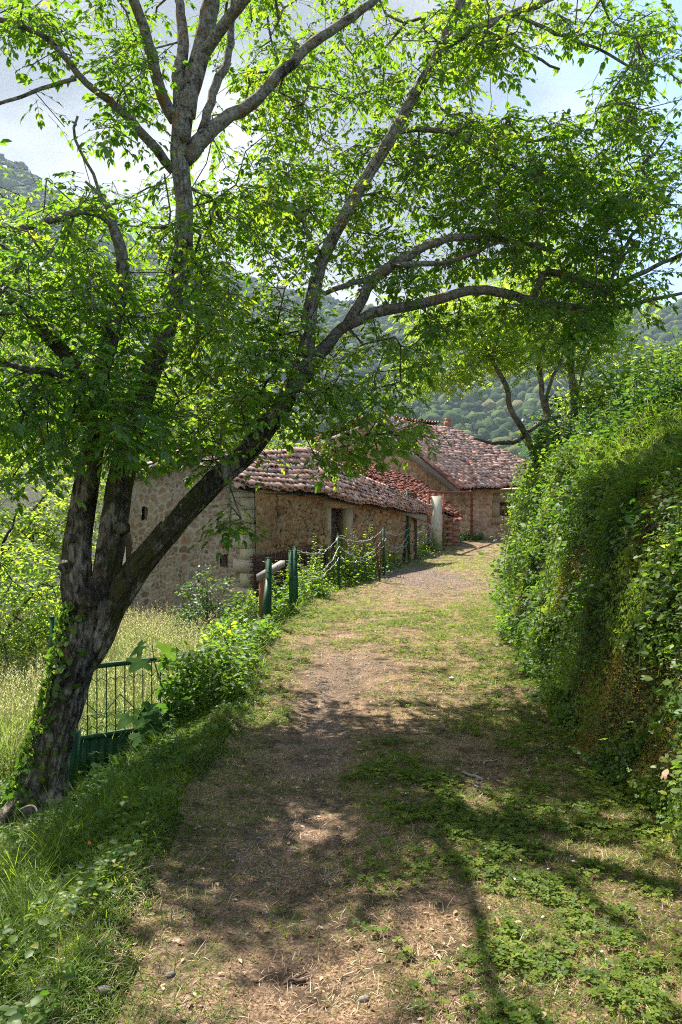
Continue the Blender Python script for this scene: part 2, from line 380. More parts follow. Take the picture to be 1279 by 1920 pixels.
def wallmat(name, mortar, stones, e0=.10, e1=.26):
    m, t, o = newmat(name)
    st = ramp(t, attr(t, 'rnd'), stones)
    st = mixc(t, .75, st, mixc(t, noise(t, 16, 8, .75), (.35, .35, .35), (1.25, 1.2, 1.15)), 'MULTIPLY')
    mo = mixc(t, noise(t, 12, 8, .7), mortar[0], mortar[1])
    e = ramp(t, math_(t, 'ADD', attr(t, 'mask'), math_(t, 'MULTIPLY', math_(t, 'SUBTRACT', noise(t, 22, 6, .7), .5), .6)), [(e0, (0, 0, 0)), (e1, (1, 1, 1))])
    col = mixc(t, e, mo, st)
    stain = ramp(t, noise(t, 1.3, 6, .7), [(.45, (0, 0, 0)), (.75, (1, 1, 1))])
    col = mixc(t, math_(t, 'MULTIPLY', stain, .45), col, (.10, .085, .06))
    surf(t, o, col, .93, bump(t, noise(t, 45, 7, .7), .7, .02), spec=.15); return m
M['gable_wall'] = wallmat('gable_wall', ((.33, .285, .255), (.52, .465, .42)), [(0, (.20, .13, .10)), (.3, (.38, .23, .15)), (.5, (.28, .23, .20)), (.75, (.46, .33, .25)), (1, (.30, .18, .13))], .12, .62)
M['dry_wall'] = wallmat('dry_wall', ((.018, .012, .008), (.08, .055, .03)), [(0, (.22, .115, .05)), (.3, (.46, .25, .11)), (.55, (.33, .24, .14)), (.8, (.54, .34, .17)), (1, (.24, .12, .06))])
M['render_wall'] = wallmat('render_wall', ((.60, .41, .27), (.78, .58, .42)), [(0, (.36, .17, .10)), (.3, (.62, .36, .22)), (.6, (.70, .48, .33)), (1, (.46, .22, .13))])
def tilemat():
    m, t, o = newmat('roof_tile')
    c = ramp(t, attr(t, 'rnd'), [(0, (.22, .12, .10)), (.25, (.54, .31, .24)), (.5, (.70, .46, .38)), (.72, (.64, .46, .40)), (.88, (.34, .26, .24)), (1, (.76, .38, .26))])
    c = mixc(t, .8, c, mixc(t, noise(t, 9, 6, .7), (.45, .43, .42), (1.2, 1.15, 1.1)), 'MULTIPLY')
    li = ramp(t, noise(t, 13, 8, .8), [(.52, (0, 0, 0)), (.60, (1, 1, 1))])
    c = mixc(t, math_(t, 'MULTIPLY', li, .45), c, (.44, .39, .34))
    dk = ramp(t, noise(t, 5, 8, .8), [(.56, (0, 0, 0)), (.64, (1, 1, 1))])
    c = mixc(t, math_(t, 'MULTIPLY', dk, .6), c, (.10, .07, .05))
    c = mixc(t, math_(t, 'MULTIPLY', ramp(t, noise(t, 11, 8, .8), [(.64, (0, 0, 0)), (.68, (1, 1, 1))]), .8), c, (.36, .28, .03))
    surf(t, o, c, .9, bump(t, noise(t, 60, 5), .5, .01), spec=.2); return m
M['tile'] = tilemat()
def redtile():
    m, t, o = newmat('red_tile')
    c = ramp(t, attr(t, 'rnd'), [(0, (.22, .08, .055)), (.5, (.38, .16, .11)), (1, (.50, .27, .20))])
    c = mixc(t, .6, c, mixc(t, noise(t, 9, 6, .7), (.5, .48, .47), (1.2, 1.15, 1.1)), 'MULTIPLY')
    surf(t, o, c, .9, bump(t, noise(t, 60, 5), .5, .01), spec=.2); return m
M['red_tile'] = redtile()
def groundmat(name, dirt):
    m, t, o = newmat(name)
    a = noise(t, 1.1, 7, .65); b = noise(t, 18, 8, .75); c = noise(t, 90, 4, .7)
    soil = ramp(t, b, [(.36, (.022, .015, .010)), (.5, (.09, .062, .04)), (.62, (.22, .16, .10))])
    if dirt:
        straw = ramp(t, c, [(.36, (.06, .035, .02)), (.5, (.27, .17, .10)), (.64, (.50, .36, .23))])
        a3 = noise(t, 3.7, 8, .75)
        col = mixc(t, ramp(t, a3, [(.44, (0, 0, 0)), (.54, (1, 1, 1))]), soil, straw)
        mos = ramp(t, noise(t, 2.9, 8, .75), [(.53, (0, 0, 0)), (.60, (1, 1, 1))])
        col = mixc(t, math_(t, 'MULTIPLY', mos, .7), col, mixc(t, c, (.03, .04, .008), (.10, .11, .025)))
    else:
        gr = ramp(t, b, [(.3, (.012, .025, .006)), (.55, (.03, .055, .012)), (.75, (.06, .085, .02))])
        col = mixc(t, ramp(t, a, [(.35, (0, 0, 0)), (.65, (.45, .45, .45))]), gr, soil)
    gm = ramp(t, attr(t, 'mask'), [(0, (0, 0, 0)), (1, (1, 1, 1))])
    grav = ramp(t, noise(t, 42, 6, .75), [(.34, (.05, .035, .026)), (.5, (.17, .12, .09)), (.66, (.36, .28, .22))])
    col = mixc(t, math_(t, 'MULTIPLY', gm, ramp(t, noise(t, 7, 6, .7), [(.34, (.1, .1, .1)), (.52, (1, 1, 1))])), col, grav)
    surf(t, o, col, .95, bump(t, math_(t, 'ADD', b, math_(t, 'MULTIPLY', c, .5)), .9, .03), spec=.15); return m
M['ground'] = groundmat('ground', False); M['path'] = groundmat('path', True)
def hillmat(name, stops, sc_):
    m, t, o = newmat(name)
    g = t.nodes.new('ShaderNodeNewGeometry')
    a = math_(t, 'ADD', math_(t, 'MULTIPLY', attr(t, 'rnd'), .6), math_(t, 'ADD', math_(t, 'MULTIPLY', noise(t, sc_, 6, .7, g.outputs['Position']), .5), math_(t, 'MULTIPLY', math_(t, 'SUBTRACT', noise(t, .014, 5, .65, g.outputs['Position']), .5), .9)))
    surf(t, o, ramp(t, a, stops), .9, bump(t, noise(t, 1.1, 6, .75, g.outputs['Position']), 1., 1.2), spec=.1); return m
M['hill'] = hillmat('hill', [(.2, (.03, .05, .018)), (.5, (.06, .08, .03)), (.8, (.13, .12, .07))], .02)
M['forest'] = hillmat('forest', [(.25, (.012, .030, .010)), (.5, (.035, .08, .018)), (.75, (.09, .14, .03)), (.95, (.16, .15, .06))], .35)
M['rock'] = hillmat('rock', [(.3, (.09, .11, .07)), (.5, (.18, .18, .15)), (.8, (.38, .37, .35))], .03)

# ------------------------------------------------------------------ ground sheet, path
def axis(segs):
    o = []
    for a, b, st in segs:
        n = max(1, int(round((b-a)/st))); o += list(np.linspace(a, b, n, endpoint=False))
    o.append(segs[-1][1]); return np.array(o)
def gridmesh(xs, ys, zf, acc, maskf=None, keep=None, off=0.):
    X, Y = np.meshgrid(xs, ys); Z = zf(X, Y)+off
    nx, ny = len(xs), len(ys)
    idx = np.arange(nx*ny).reshape(ny, nx)
    f = np.stack([idx[:-1, :-1], idx[:-1, 1:], idx[1:, 1:], idx[1:, :-1]], -1).reshape(-1, 4)
    if keep is not None:
        cx = (X[:-1, :-1]+X[1:, 1:])/2; cy = (Y[:-1, :-1]+Y[1:, 1:])/2
        f = f[keep(cx, cy).ravel()]
    acc.raw(np.stack([X, Y, Z], -1).reshape(-1, 3), [f], 0., 0. if maskf is None else maskf(X, Y).ravel())
def gravel_mask(x, y):
    g = np.exp(-((x+.16)**2/.05+(y-6.4)**2/2.6))*1.1
    g += np.exp(-((x-.10)**2/.16+(y-8.3)**2/1.0))
    g *= .8; g += np.exp(-((x-2.05)**2/.9+(y-19.5)**2/14))*1.2
    g += np.exp(-((x+.55)**2/.2+(y-3.5)**2/.7))*.4
    return np.clip(g*(.4+1.2*fbm(x*2.5, y*2.5, 3, 77)), 0, 1)
xs = axis([(-1500, -300, 100), (-300, -60, 30), (-60, -12, 3), (-12, -4, .35), (-4, 1.5, .07), (1.5, 3.6, .035), (3.6, 8, .12), (8, 14, .4), (14, 60, 3), (60, 300, 30), (300, 1500, 100)])
ys = axis([(-300, -20, 20), (-20, 0, 1), (0, 12, .07), (12, 22, .12), (22, 36, .25), (36, 90, 3), (90, 300, 20), (300, 1500, 100)])
g = Acc(); gridmesh(xs, ys, H, g, lambda x, y: gravel_mask(x, y)*.0)
tag(g.build('ground', M['ground'], smooth=True), kind='structure')
pk = lambda x, y: (x > xl(y)+.02+.18*vn(x*4, y*4, 5)) & (x < xr(y)-.1-.15*vn(x*4, y*4, 6))
g = Acc(); gridmesh(axis([(-1.2, 8, .05)]), axis([(-1, 12, .05), (12, 33, .09)]), H, g, gravel_mask, pk, .006)
tag(g.build('path', M['path'], smooth=True), kind='structure')

# ------------------------------------------------------------------ templates
T_LEAF = ([(0, 0, 0), (.30, -.5, .07), (.32, 0, 0), (.30, .5, .07), (.68, -.40, .02), (.70, 0, -.06), (.68, .40, .02), (1, 0, -.17)],
          [(0, 1, 2), (0, 2, 3), (1, 4, 5, 2), (2, 5, 6, 3), (4, 7, 5), (5, 7, 6)])
T_SMALL = ([(0, 0, 0), (.5, -.5, .05), (1, 0, -.08), (.5, .5, .05)], [(0, 1, 2), (0, 2, 3)])
def blade(bend):
    p = []
    for u, wd in ((0, .5), (.4, .42), (.75, .26)):
        x = u*(1-bend*.25*u); z = -bend*.55*u*u
        p += [(x, -wd, z), (x, wd, z)]
    p.append((1-bend*.25, 0, -bend*.6))
    return (p, [(0, 1, 3, 2), (2, 3, 5, 4), (4, 5, 6)])
BL = [blade(.2), blade(.6), blade(1.1), blade(1.6)]
T_CLOVER = None
def _clover():
    v = []; f = []
    for k in range(3):
        a = k*2*math.pi/3; c, s = math.cos(a), math.sin(a)
        b = len(v)
        for x, y, z in ((0.02, 0, 0), (.32, -.30, .06), (.52, -.16, .03), (.44, 0, -.02), (.52, .16, .03), (.32, .30, .06)):
            v.append((c*x-s*y, s*x+c*y, z))
        f += [(b, b+1, b+2, b+3), (b, b+3, b+4, b+5)]
    return (v, f)
T_CLOVER = _clover()
def _lobed(n=5, depth=.42):
    v = [(.0, 0, 0)]; f = []
    m = n*4
    for i in range(m+1):
        a = math.pi*(-.86+1.72*i/m)
        ph = (i/m*(n-1)); r = (depth+(1-depth)*abs(math.cos(math.pi*ph))**1.3)
        r *= .72+.28*math.cos(a*.9)
        if i % 2: r *= .93
        v.append((r*math.cos(a)*.95, r*math.sin(a), -.18*r*r+.03*math.sin(i*2.2)))
    for i in range(1, m+1): f.append((0, i, i+1))
    return (v, f)
T_LOBED = _lobed(); T_IVY = _lobed(3, .5)
def _pinnate(n=4):
    v = []; f = []
    for k in range(n):
        x = .18+.72*k/n
        for s in (-1, 1):
            b = len(v); L = .30; wd = .085
            d = (math.cos(.9), s*math.sin(.9)); q = (-d[1], d[0])
            for u, ww in ((0, 0), (.45, -1), (1, 0), (.45, 1)):
                v.append((x+d[0]*L*u+q[0]*wd*ww, d[1]*L*u+q[1]*wd*ww, -.22*x*x-.10*u*u))
            f.append((b, b+1, b+2, b+3))
    b = len(v); v += [(.88, 0, -.17), (1.0, -.07, -.21), (1.2, 0, -.3), (1.0, .07, -.21)]; f.append((b, b+1, b+2, b+3))
    return (v, f)
T_PIN = _pinnate()
UPV0 = np.array([[0, 0, 1.]])
def rdir(n, up=0., spread=1.):
    a = RS.rand(n)*2*math.pi; z = up+spread*(RS.rand(n)-.5)
    return np.stack([np.cos(a), np.sin(a), z], 1)
def jit(n, s): return RS.randn(n, 3)*s

# ------------------------------------------------------------------ branch growth
def resample(pts, rad, step):
    pts = np.asarray(pts, float); rad = np.asarray(rad, float)
    ln = np.concatenate([[0], np.cumsum(np.linalg.norm(np.diff(pts, axis=0), axis=1))])
    n = max(3, int(ln[-1]/step)+1); q = np.linspace(0, ln[-1], n)
    # catmull-like smoothing
    o = np.stack([np.interp(q, ln, pts[:, k]) for k in range(3)], 1); r = np.interp(q, ln, rad)
    for _ in range(2):
        o[1:-1] = (o[:-2]+2*o[1:-1]+o[2:])/4
    return o, r
def grow(nodes, attractors, step=.22, wob=.05, sag=.0):
    """connect every attractor to the nearest node; returns pos, parent, is_seed, terminals"""
    pos = [p for p in nodes]; par = [-1]*len(pos); nseed = len(pos)
    buf = np.zeros((len(pos)+len(attractors)*14+10, 3)); buf[:len(pos)] = nodes; n = len(pos)
    d0 = np.array([np.min(np.sum((nodes-a)**2, 1)) for a in attractors])
    term = []
    for i in np.argsort(d0):
        a = attractors[i]
        dd = np.sum((buf[:n]-a)**2, 1)
        j = int(np.argmin(dd)); L = math.sqrt(dd[j])
        k = min(12, max(1, int(L/step)))
        p0 = buf[j].copy(); prev = j
        lift = np.array([0, 0, 1.])*min(.25, L*.12)+RS.randn(3)*min(.2, L*.08)
        for q in range(1, k+1):
            u = q/k; pt = p0*(1-u)+a*u+lift*4*u*(1-u)+(RS.randn(3)*wob*L/k if q < k else 0)
            buf[n] = pt; par.append(prev); prev = n; n += 1
            if n >= len(buf)-14: buf = np.concatenate([buf, np.zeros_like(buf)])
        term.append(prev)
    return buf[:n], np.array(par), nseed, np.array(term)
def twigs(acc, pos, par, nseed, r0=.0035, ex=.45, rmax=.05, seg=4):
    n = len(pos); cnt = np.zeros(n); ch = np.zeros(n)
    for i in range(n-1, nseed-1, -1):
        if cnt[i] == 0: cnt[i] = 1
        if par[i] >= nseed: cnt[par[i]] += cnt[i]
    rr = np.minimum(r0*np.maximum(cnt, 1)**ex, rmax)
    i = np.arange(nseed, n); pa = par[i]
    rp_ = np.where(pa >= nseed, rr[pa], rr[i]*1.15)
    acc.stick(pos[pa], pos[i], rp_, rr[i], seg)
def compound(acc, tw, base, D, Rl, Ll, npair=3, rnd=None, droop=.35):
    n = len(base)
    D = D/np.linalg.norm(D, axis=1, keepdims=True)
    UP = np.array([[0, 0, 1.]])+jit(n, .28)
    S = np.cross(D, UP); S /= np.linalg.norm(S, axis=1, keepdims=True)+1e-9
    N = np.cross(S, D)
    Rl = np.broadcast_to(Rl, (n,)); Ll = np.broadcast_to(Ll, (n,))
    def pt(u): return base+D*(Rl*u)[:, None]-np.array([[0, 0, 1.]])*(Rl*u*u*droop)[:, None]
    if tw is not None:
        tw.stick(base, pt(.5), .0022, .0018, 3); tw.stick(pt(.5), pt(1.), .0018, .0012, 3)
    rnd = RS.rand(n) if rnd is None else rnd
    def leaf(u, side, k):
        keep = RS.rand(n) < (.93 if side else 1.)
        th = R(58-22*u)+RS.randn(n)*.18
        d = D*np.cos(th)[:, None]+side*S*np.sin(th)[:, None] if side else D+jit(n, .1)
        d = d-np.array([[0, 0, 1.]])*(droop*(.5+.9*u)*(.6+.8*RS.rand(n)))[:, None]
        nn = N+jit(n, .3)
        L = Ll*(k*(.85+.3*RS.rand(n)))
        acc.inst(T_LEAF, pt(u)[keep], d[keep], nn[keep], L[keep], L[keep]*.46, None, np.clip(rnd+RS.randn(n)*.10, 0, 1)[keep])
    for q in range(npair):
        u = .42+.5*q/max(1, npair-1) if npair > 1 else .6
        k = (.62+.38*(q+1)/npair)
        leaf(u, 1, k); leaf(u, -1, k)
    leaf(1., 0, 1.12)

# ------------------------------------------------------------------ the walnut tree
def limb(pts):
    p = np.array([P(a, b, d) for a, b, d, w_ in pts]); r = np.array([w_*d/F/2*.86 for a, b, d, w_ in pts])
    return p, r
LIMBS = {
 'T': [(62, 1620, 5.95, 190), (66, 1560, 6.0, 158), (74, 1500, 6.02, 132), (92, 1420, 6.05, 110), (118, 1330, 6.15, 100), (143, 1240, 6.2, 100), (162, 1170, 6.3, 106), (168, 1120, 6.32, 96)],
 'A': [(155, 1200, 6.28, 80), (143, 1110, 6.35, 78), (145, 1020, 6.4, 74), (158, 930, 6.4, 68), (175, 840, 6.35, 58), (172, 740, 6.2, 48), (125, 665, 6.0, 38), (60, 600, 5.8, 32), (-10, 530, 5.6, 28), (-110, 440, 5.4, 20), (-250, 330, 5.2, 14)],
 'A2': [(172, 770, 6.25, 36), (205, 640, 6.3, 34), (235, 520, 6.3, 28), (222, 430, 6.2, 24), (186, 384, 6.1, 20), (140, 396, 6.05, 18), (90, 415, 6.0, 17), (0, 440, 5.9, 15), (-110, 470, 5.8, 10)],
 'A3': [(215, 415, 6.2, 14), (195, 365, 6.15, 9), (160, 340, 6.1, 6)],
 'B': [(185, 1160, 6.3, 78), (205, 1040, 6.36, 72), (222, 920, 6.45, 66), (246, 810, 6.6, 60), (286, 690, 6.7, 55), (322, 585, 6.8, 50), (344, 480, 6.8, 46), (345, 380, 6.8, 44), (336, 290, 6.8, 46), (342, 215, 6.85, 54), (350, 180, 6.9, 50)],
 'B1': [(346, 215, 6.88, 48), (352, 165, 6.9, 46), (374, 110, 6.9, 42), (388, 50, 6.9, 38), (398, -20, 6.9, 34), (420, -140, 6.9, 28), (450, -320, 6.8, 18), (430, -500, 6.6, 8)],
 'B2': [(340, 210, 6.88, 32), (334, 140, 6.9, 28), (345, 80, 6.95, 24), (338, 20, 7, 20), (325, -60, 7., 17), (290, -220, 7, 12), (260, -400, 7, 6)],
 'B3': [(330, 225, 6.88, 30), (300, 180, 6.8, 26), (285, 110, 6.7, 24), (266, 40, 6.6, 22), (235, -40, 6.4, 20), (180, -160, 6.1, 14), (120, -330, 5.8, 8)],
 'B4': [(348, 300, 6.8, 34), (375, 262, 6.85, 34), (425, 222, 6.9, 29), (480, 190, 7, 26), (530, 135, 7.1, 24), (590, 75, 7.2, 22), (650, 42, 7.3, 20), (710, -5, 7.5, 16), (800, -90, 7.8, 12), (900, -200, 8, 8)],
 'B5': [(325, 320, 6.8, 22), (268, 248, 6.6, 20), (225, 208, 6.5, 17), (185, 170, 6.4, 15), (145, 148, 6.3, 14), (110, 85, 6.2, 12), (60, 50, 6.1, 12), (0, 38, 6.0, 11), (-120, 20, 5.8, 8)],
 'B6': [(142, 148, 6.3, 9), (95, 158, 6.2, 8), (60, 172, 6.1, 8), (0, 196, 6.0, 7), (-60, 215, 5.9, 5)],
 'B7': [(372, 268, 6.85, 20), (388, 210, 6.9, 19), (405, 160, 7.0, 18), (428, 110, 7.1, 16), (434, 50, 7.2, 14), (440, -40, 7.2, 10), (470, -160, 7.2, 6)],
 'B8': [(378, 105, 6.9, 26), (405, 70, 6.8, 26), (432, 30, 6.7, 24), (465, -10, 6.6, 22), (520, -80, 6.4, 16), (590, -200, 6.1, 10)],
 'B9': [(205, 400, 6.2, 8), (180, 345, 6.15, 7), (163, 298, 6.1, 7), (140, 262, 6.1, 6), (130, 235, 6.1, 6), (146, 218, 6.1, 5)],
 'C': [(150, 1270, 6.3, 40), (168, 1225, 6.3, 80), (178, 1200, 6.3, 90), (212, 1130, 6.33, 82), (262, 1060, 6.35, 72), (325, 985, 6.45, 66), (400, 905, 6.6, 60), (465, 848, 6.75, 56), (522, 775, 6.9, 50), (560, 705, 7.05, 50), (576, 650, 7.1, 42), (582, 580, 7.2, 38), (598, 500, 7.3, 36), (632, 430, 7.4, 33), (680, 345, 7.5, 32), (735, 255, 7.6, 30), (775, 180, 7.7, 28), (825, 95, 7.8, 30), (855, 25, 7.9, 26), (890, -70, 8, 20), (930, -220, 8, 12), (960, -380, 8, 6)],
 'C2': [(800, 120, 7.75, 22), (850, 75, 7.8, 19), (905, 48, 7.9, 17), (960, 28, 8, 15), (1040, -5, 8, 13), (1150, -60, 8.1, 9), (1250, -110, 8.1, 6)],
 'C3': [(960, 28, 8, 9), (1010, 45, 7.9, 8), (1060, 70, 7.8, 8), (1110, 85, 7.7, 7), (1180, 125, 7.6, 5)],
 'C4': [(860, 75, 7.8, 9), (900, 50, 7.7, 8), (960, 80, 7.6, 7), (1010, 110, 7.6, 6), (1050, 130, 7.6, 5)],
 'C5': [(752, 246, 7.6, 12), (800, 240, 7.6, 11), (850, 250, 7.7, 9), (900, 280, 7.8, 7), (960, 310, 7.9, 5)],
 'D': [(566, 705, 7.05, 42), (600, 662, 7.1, 32), (625, 628, 7.15, 27), (665, 600, 7.2, 25), (735, 577, 7.3, 24), (795, 570, 7.4, 22), (845, 552, 7.45, 21), (890, 543, 7.5, 21), (950, 550, 7.6, 20), (1005, 568, 7.7, 18), (1080, 578, 7.8, 15), (1150, 580, 7.9, 11), (1230, 560, 8, 8), (1330, 540, 8, 5)],
 'E': [(650, 610, 7.18, 24), (668, 580, 7.2, 23), (685, 548, 7.25, 22), (708, 512, 7.4, 22), (755, 488, 7.5, 20), (795, 462, 7.55, 19), (840, 445, 7.6, 17), (890, 442, 7.6, 14), (960, 452, 7.7, 11), (1040, 470, 7.8, 8)],
 'E2': [(700, 520, 7.35, 14), (665, 532, 7.3, 13), (635, 535, 7.25, 12), (610, 550, 7.2, 10)],
 'E3': [(735, 497, 7.4, 13), (780, 492, 7.4, 12), (840, 495, 7.4, 11), (880, 478, 7.4, 9), (930, 455, 7.4, 6)],
 'F': [(1000, 566, 7.7, 12), (1020, 500, 7.7, 15), (1075, 520, 7.7, 17), (1115, 545, 7.75, 16), (1140, 552, 7.8, 14), (1175, 525, 7.8, 12), (1230, 500, 7.8, 10), (1290, 470, 7.8, 8), (1380, 420, 7.8, 5)],
 'F2': [(1140, 550, 7.8, 9), (1160, 480, 7.9, 8), (1200, 420, 8, 7), (1260, 360, 8, 6)],
 'G': [(172, 745, 6.2, 20), (110, 700, 5.8, 16), (30, 690, 5.5, 12), (-60, 650, 5.2, 8)],
 'U1': [(420, -140, 6.9, 18), (350, -330, 5.8, 14), (420, -560, 4.8, 9)],
 'U2': [(890, -70, 8, 14), (760, -260, 7, 12), (700, -520, 6, 7)],
 'U3': [(520, -80, 6.4, 14), (640, -300, 5.4, 10), (760, -600, 4.6, 6)],
}
wt = empty('walnut_tree', tuple(P(66, 1560, 6.0)), 'large old walnut tree with forked mossy trunk leaning over the path from the left verge', 'tree')
trunk = Acc(); seeds = []
for k, q_ in (('T', .83), ('A', .80), ('B', .84), ('C', .80)):
    p, r = limb(LIMBS[k]); p, r = resample(p, r, .025); r = r*q_
    trunk.tube(p, r*1.02, 84 if k == 'T' else 64, .14 if k == 'T' else .10, fiss=.022 if k == 'T' else .014)
# root flare: buttress lobes
for a in range(7):
    an = a*2*math.pi/7+.4; b0 = P(68, 1545, 6.0)
    q = [P(84, 1455, 6.05)+np.array([math.cos(an)*.06, math.sin(an)*.06, 0]), b0+np.array([math.cos(an)*.24, math.sin(an)*.24, .02]), b0+np.array([math.cos(an)*.42, math.sin(an)*.42, -.22])]
    p, r = resample(q, [.08, .11, .06], .06); trunk.tube(p, r, 10, .15)
# knots and cut stubs
for px, py, d, w_ in ((120, 1062, 6.24, 24), (160, 1122, 6.05, 34), (128, 1010, 6.22, 16), (226, 990, 6.25, 22), (345, 250, 6.7, 20)):
    c = P(px, py, d); p, r = resample([c+np.array([0, .10, 0]), c, c+np.array([-.01, -.03, 0])], [w_*d/F/2*1.2, w_*d/F/2, w_*d/F/2*.55], .03); trunk.tube(p, r, 12, .1)
trunk.build('trunk', M['bark'], wt, True)
br = Acc()
for k, v in LIMBS.items():
    p, r = limb(v); p, r = resample(p, r, .10)
    if k not in ('T', 'A', 'B', 'C'): 
        p[1:-1] += RS.randn(len(p)-2, 3)*.006
        br.tube(p, r*1.02, 12, .13)
    if k in ('T', 'A3', 'B9'): continue
    m = P(0, 0, 1)[2]
    pr, _ = resample(p, r, .16)
    for q in pr:
        if q[2] > 1.9: seeds.append(q)
seeds = np.array(seeds)
# crown lobes: (px, py, rx, ry, depth0, depth1, clusters)
LOBES = [(240, 500, 260, 170, 8.0, 10.5, 75), (1050, 330, 200, 120, 8.5, 10.5, 50), (110, 650, 200, 200, 5.0, 7.2, 190), (300, 660, 200, 190, 5.4, 7.6, 210), (60, 480, 130, 110, 5.2, 7.2, 60), (150, 780, 190, 90, 5.0, 6.6, 85),
 (300, 450, 190, 110, 5.8, 8.0, 120), (480, 560, 130, 230, 6.2, 8.5, 170), (470, 330, 140, 170, 6.4, 9.5, 90), (440, 800, 170, 70, 5.6, 7.4, 75),
 (620, 260, 170, 230, 7.3, 10.2, 170), (560, 60, 200, 110, 7.6, 10.0, 70), (560, 680, 110, 110, 6.4, 7.8, 60), (690, 780, 150, 80, 6.2, 7.8, 75), (720, 700, 130, 60, 6.6, 8.2, 45),
 (700, 450, 170, 130, 6.8, 9.6, 90), (800, 200, 150, 190, 7., 10, 120), (850, 380, 190, 150, 7., 9.8, 150), (1040, 420, 170, 110, 7., 9.2, 170), (1180, 440, 130, 130, 7., 9.2, 110), (960, 310, 150, 110, 7., 9.6, 90), (1160, 310, 140, 90, 7., 9.2, 70),
 (960, 600, 190, 60, 7., 8.6, 70), (1120, 570, 120, 50, 7.2, 8.6, 45), (800, 620, 110, 70, 6.8, 8.4, 45), (760, 520, 130, 80, 7., 8.6, 40),
 (190, 50, 190, 70, 5.8, 8.0, 50), (230, 190, 90, 110, 6., 8, 38), (150, 260, 90, 50, 6, 7.5, 12), (120, 370, 120, 40, 5.6, 7.2, 22), (60, 100, 70, 60, 5.8, 7, 10), (40, 30, 60, 30, 5.8, 7, 8),
 (1020, 40, 250, 60, 7., 9.5, 60), (1210, 130, 80, 110, 7., 9, 32), (930, 130, 70, 70, 7., 9, 18), (1170, 225, 100, 40, 7., 9, 14), (850, 90, 90, 90, 7., 9, 30),
 (430, 975, 42, 26, 6.1, 6.5, 7), (335, 880, 60, 36, 6.2, 7.0, 10), (640, 860, 60, 30, 6.6, 7.4, 8), (40, 900, 60, 40, 4.8, 5.6, 6), (500, 470, 40, 200, 6.0, 6.8, 30),
 (330, -160, 420, 170, 4.6, 8.6, 45), (900, -180, 420, 170, 5.5, 9.5, 120), (600, -480, 600, 220, 4.0, 7.8, 40), (-200, 300, 160, 400, 4.2, 7.5, 60), (1450, 300, 150, 300, 6.5, 9.5, 60),
 (350, 300, 520, 260, 8.5, 12.5, 60), (800, 250, 420, 300, 9.5, 13.0, 90), (520, 380, 120, 90, 11., 13.5, 40)]  # last lobe: foliage added far back to cast shade flecks on the path
# openings in the crown through which trunk, sky or slope show: (px, py, rx, ry, keep)
HOLES = [(340, 170, 55, 185, .08), (55, 190, 115, 115, .12), (1000, 170, 110, 50, .12), (440, 275, 50, 45, .15), (880, 735, 110, 62, .0), (780, 80, 40, 60, .4), (1250, 160, 30, 60, .5), (90, 330, 70, 50, .2),
         (860, 950, 190, 70, 0), (900, 700, 60, 90, .35), (620, 560, 45, 110, .45), (380, 930, 50, 60, .3), (900, 545, 110, 26, .35), (730, 575, 70, 22, .35), (1210, 600, 90, 45, .3), (540, 730, 60, 70, .45), (470, 830, 50, 40, .4)]
att = []; CD = 1.0
for cx, cy, rx, ry, d0, d1, n in LOBES:
    k = 0
    while k < n*CD*(1.6 if cy < 330 and d1 < 10.5 else 1.):
        a = RS.rand()*2*math.pi; q = math.sqrt(RS.rand()); x = cx+rx*q*math.cos(a); y = cy+ry*q*math.sin(a)
        d = d0+(d1-d0)*RS.rand(); k += 1
        if any(((x-hx)/hr)**2+((y-hy)/hs)**2 < 1 and RS.rand() > kp for hx, hy, hr, hs, kp in HOLES): continue
        p = P(x, y, d)
        if p[2] < 1.2: continue
        # gaps in the crown where the sun gets through to the path and the bank
        sn = np.array(sv); gq = p-sn*(p[2]/sn[2])
        if gq[1] > 1.5:
            qx, qy = 639.5+gq[0]/gq[1]*F, 960+1.6*F/gq[1]
            if any(((qx-a_)/b_)**2+((qy-c_)/d_)**2 < 1 and RS.rand() > k_ for a_, c_, b_, d_, k_ in ((1060, 1770, 250, 130, .12), (590, 1550, 120, 55, .1), (690, 1285, 90, 30, .1), (900, 1500, 90, 30, .2), (860, 1240, 60, 18, .2), (500, 1860, 130, 40, .25))): continue
        tb = (p[0]-2.15)/sn[0]; bq = p-sn*tb
        if tb > 0 or True:
            bq = p-sn*abs(tb)
            if 4.3 < bq[1] < 7.6 and .3 < bq[2] < 2.3 and vn(bq[1]*1.6, bq[2]*1.6, 5) > .42 and RS.rand() > .2: continue
        att.append(p)
att = np.array(att)
# clump: pull attractors toward a coarse jittered lattice so light and dark masses form
pos, par, ns, term = grow(seeds, att, .20, .20)
twigs(br, pos, par, ns, .0035, .46, .035, 5)
br.build('branches', M['bark_thin'], wt, True)
lv = Acc(); rc_ = Acc()
tp = pos[term]; tdir = tp-pos[par[term]]; tdir /= np.linalg.norm(tdir, axis=1, keepdims=True)+1e-9
tone = np.clip(.45+.6*(fbm(tp[:, 0]*.9+20, tp[:, 2]*.9+tp[:, 1]*.5, 2, 9)-.5)+RS.randn(len(tp))*.06, 0, 1)
for q in range(6):
    n = len(tp); keep = RS.rand(n) < (.95 if q < 5 else .5)
    base = tp+(pos[par[term]]-tp)*(RS.rand(n)[:, None]*1.1)+jit(n, .03)
    a = RS.rand(n)*2*math.pi
    D = np.stack([np.cos(a), np.sin(a), .25*RS.rand(n)-.15], 1)+.55*tdir+jit(n, .15)
    compound(lv, rc_, base[keep], D[keep], (.12+.11*RS.rand(n))[keep], (.040+.040*RS.rand(n))[keep], 3 if q % 2 else 2, np.clip(tone+RS.randn(n)*.12, 0, 1)[keep])
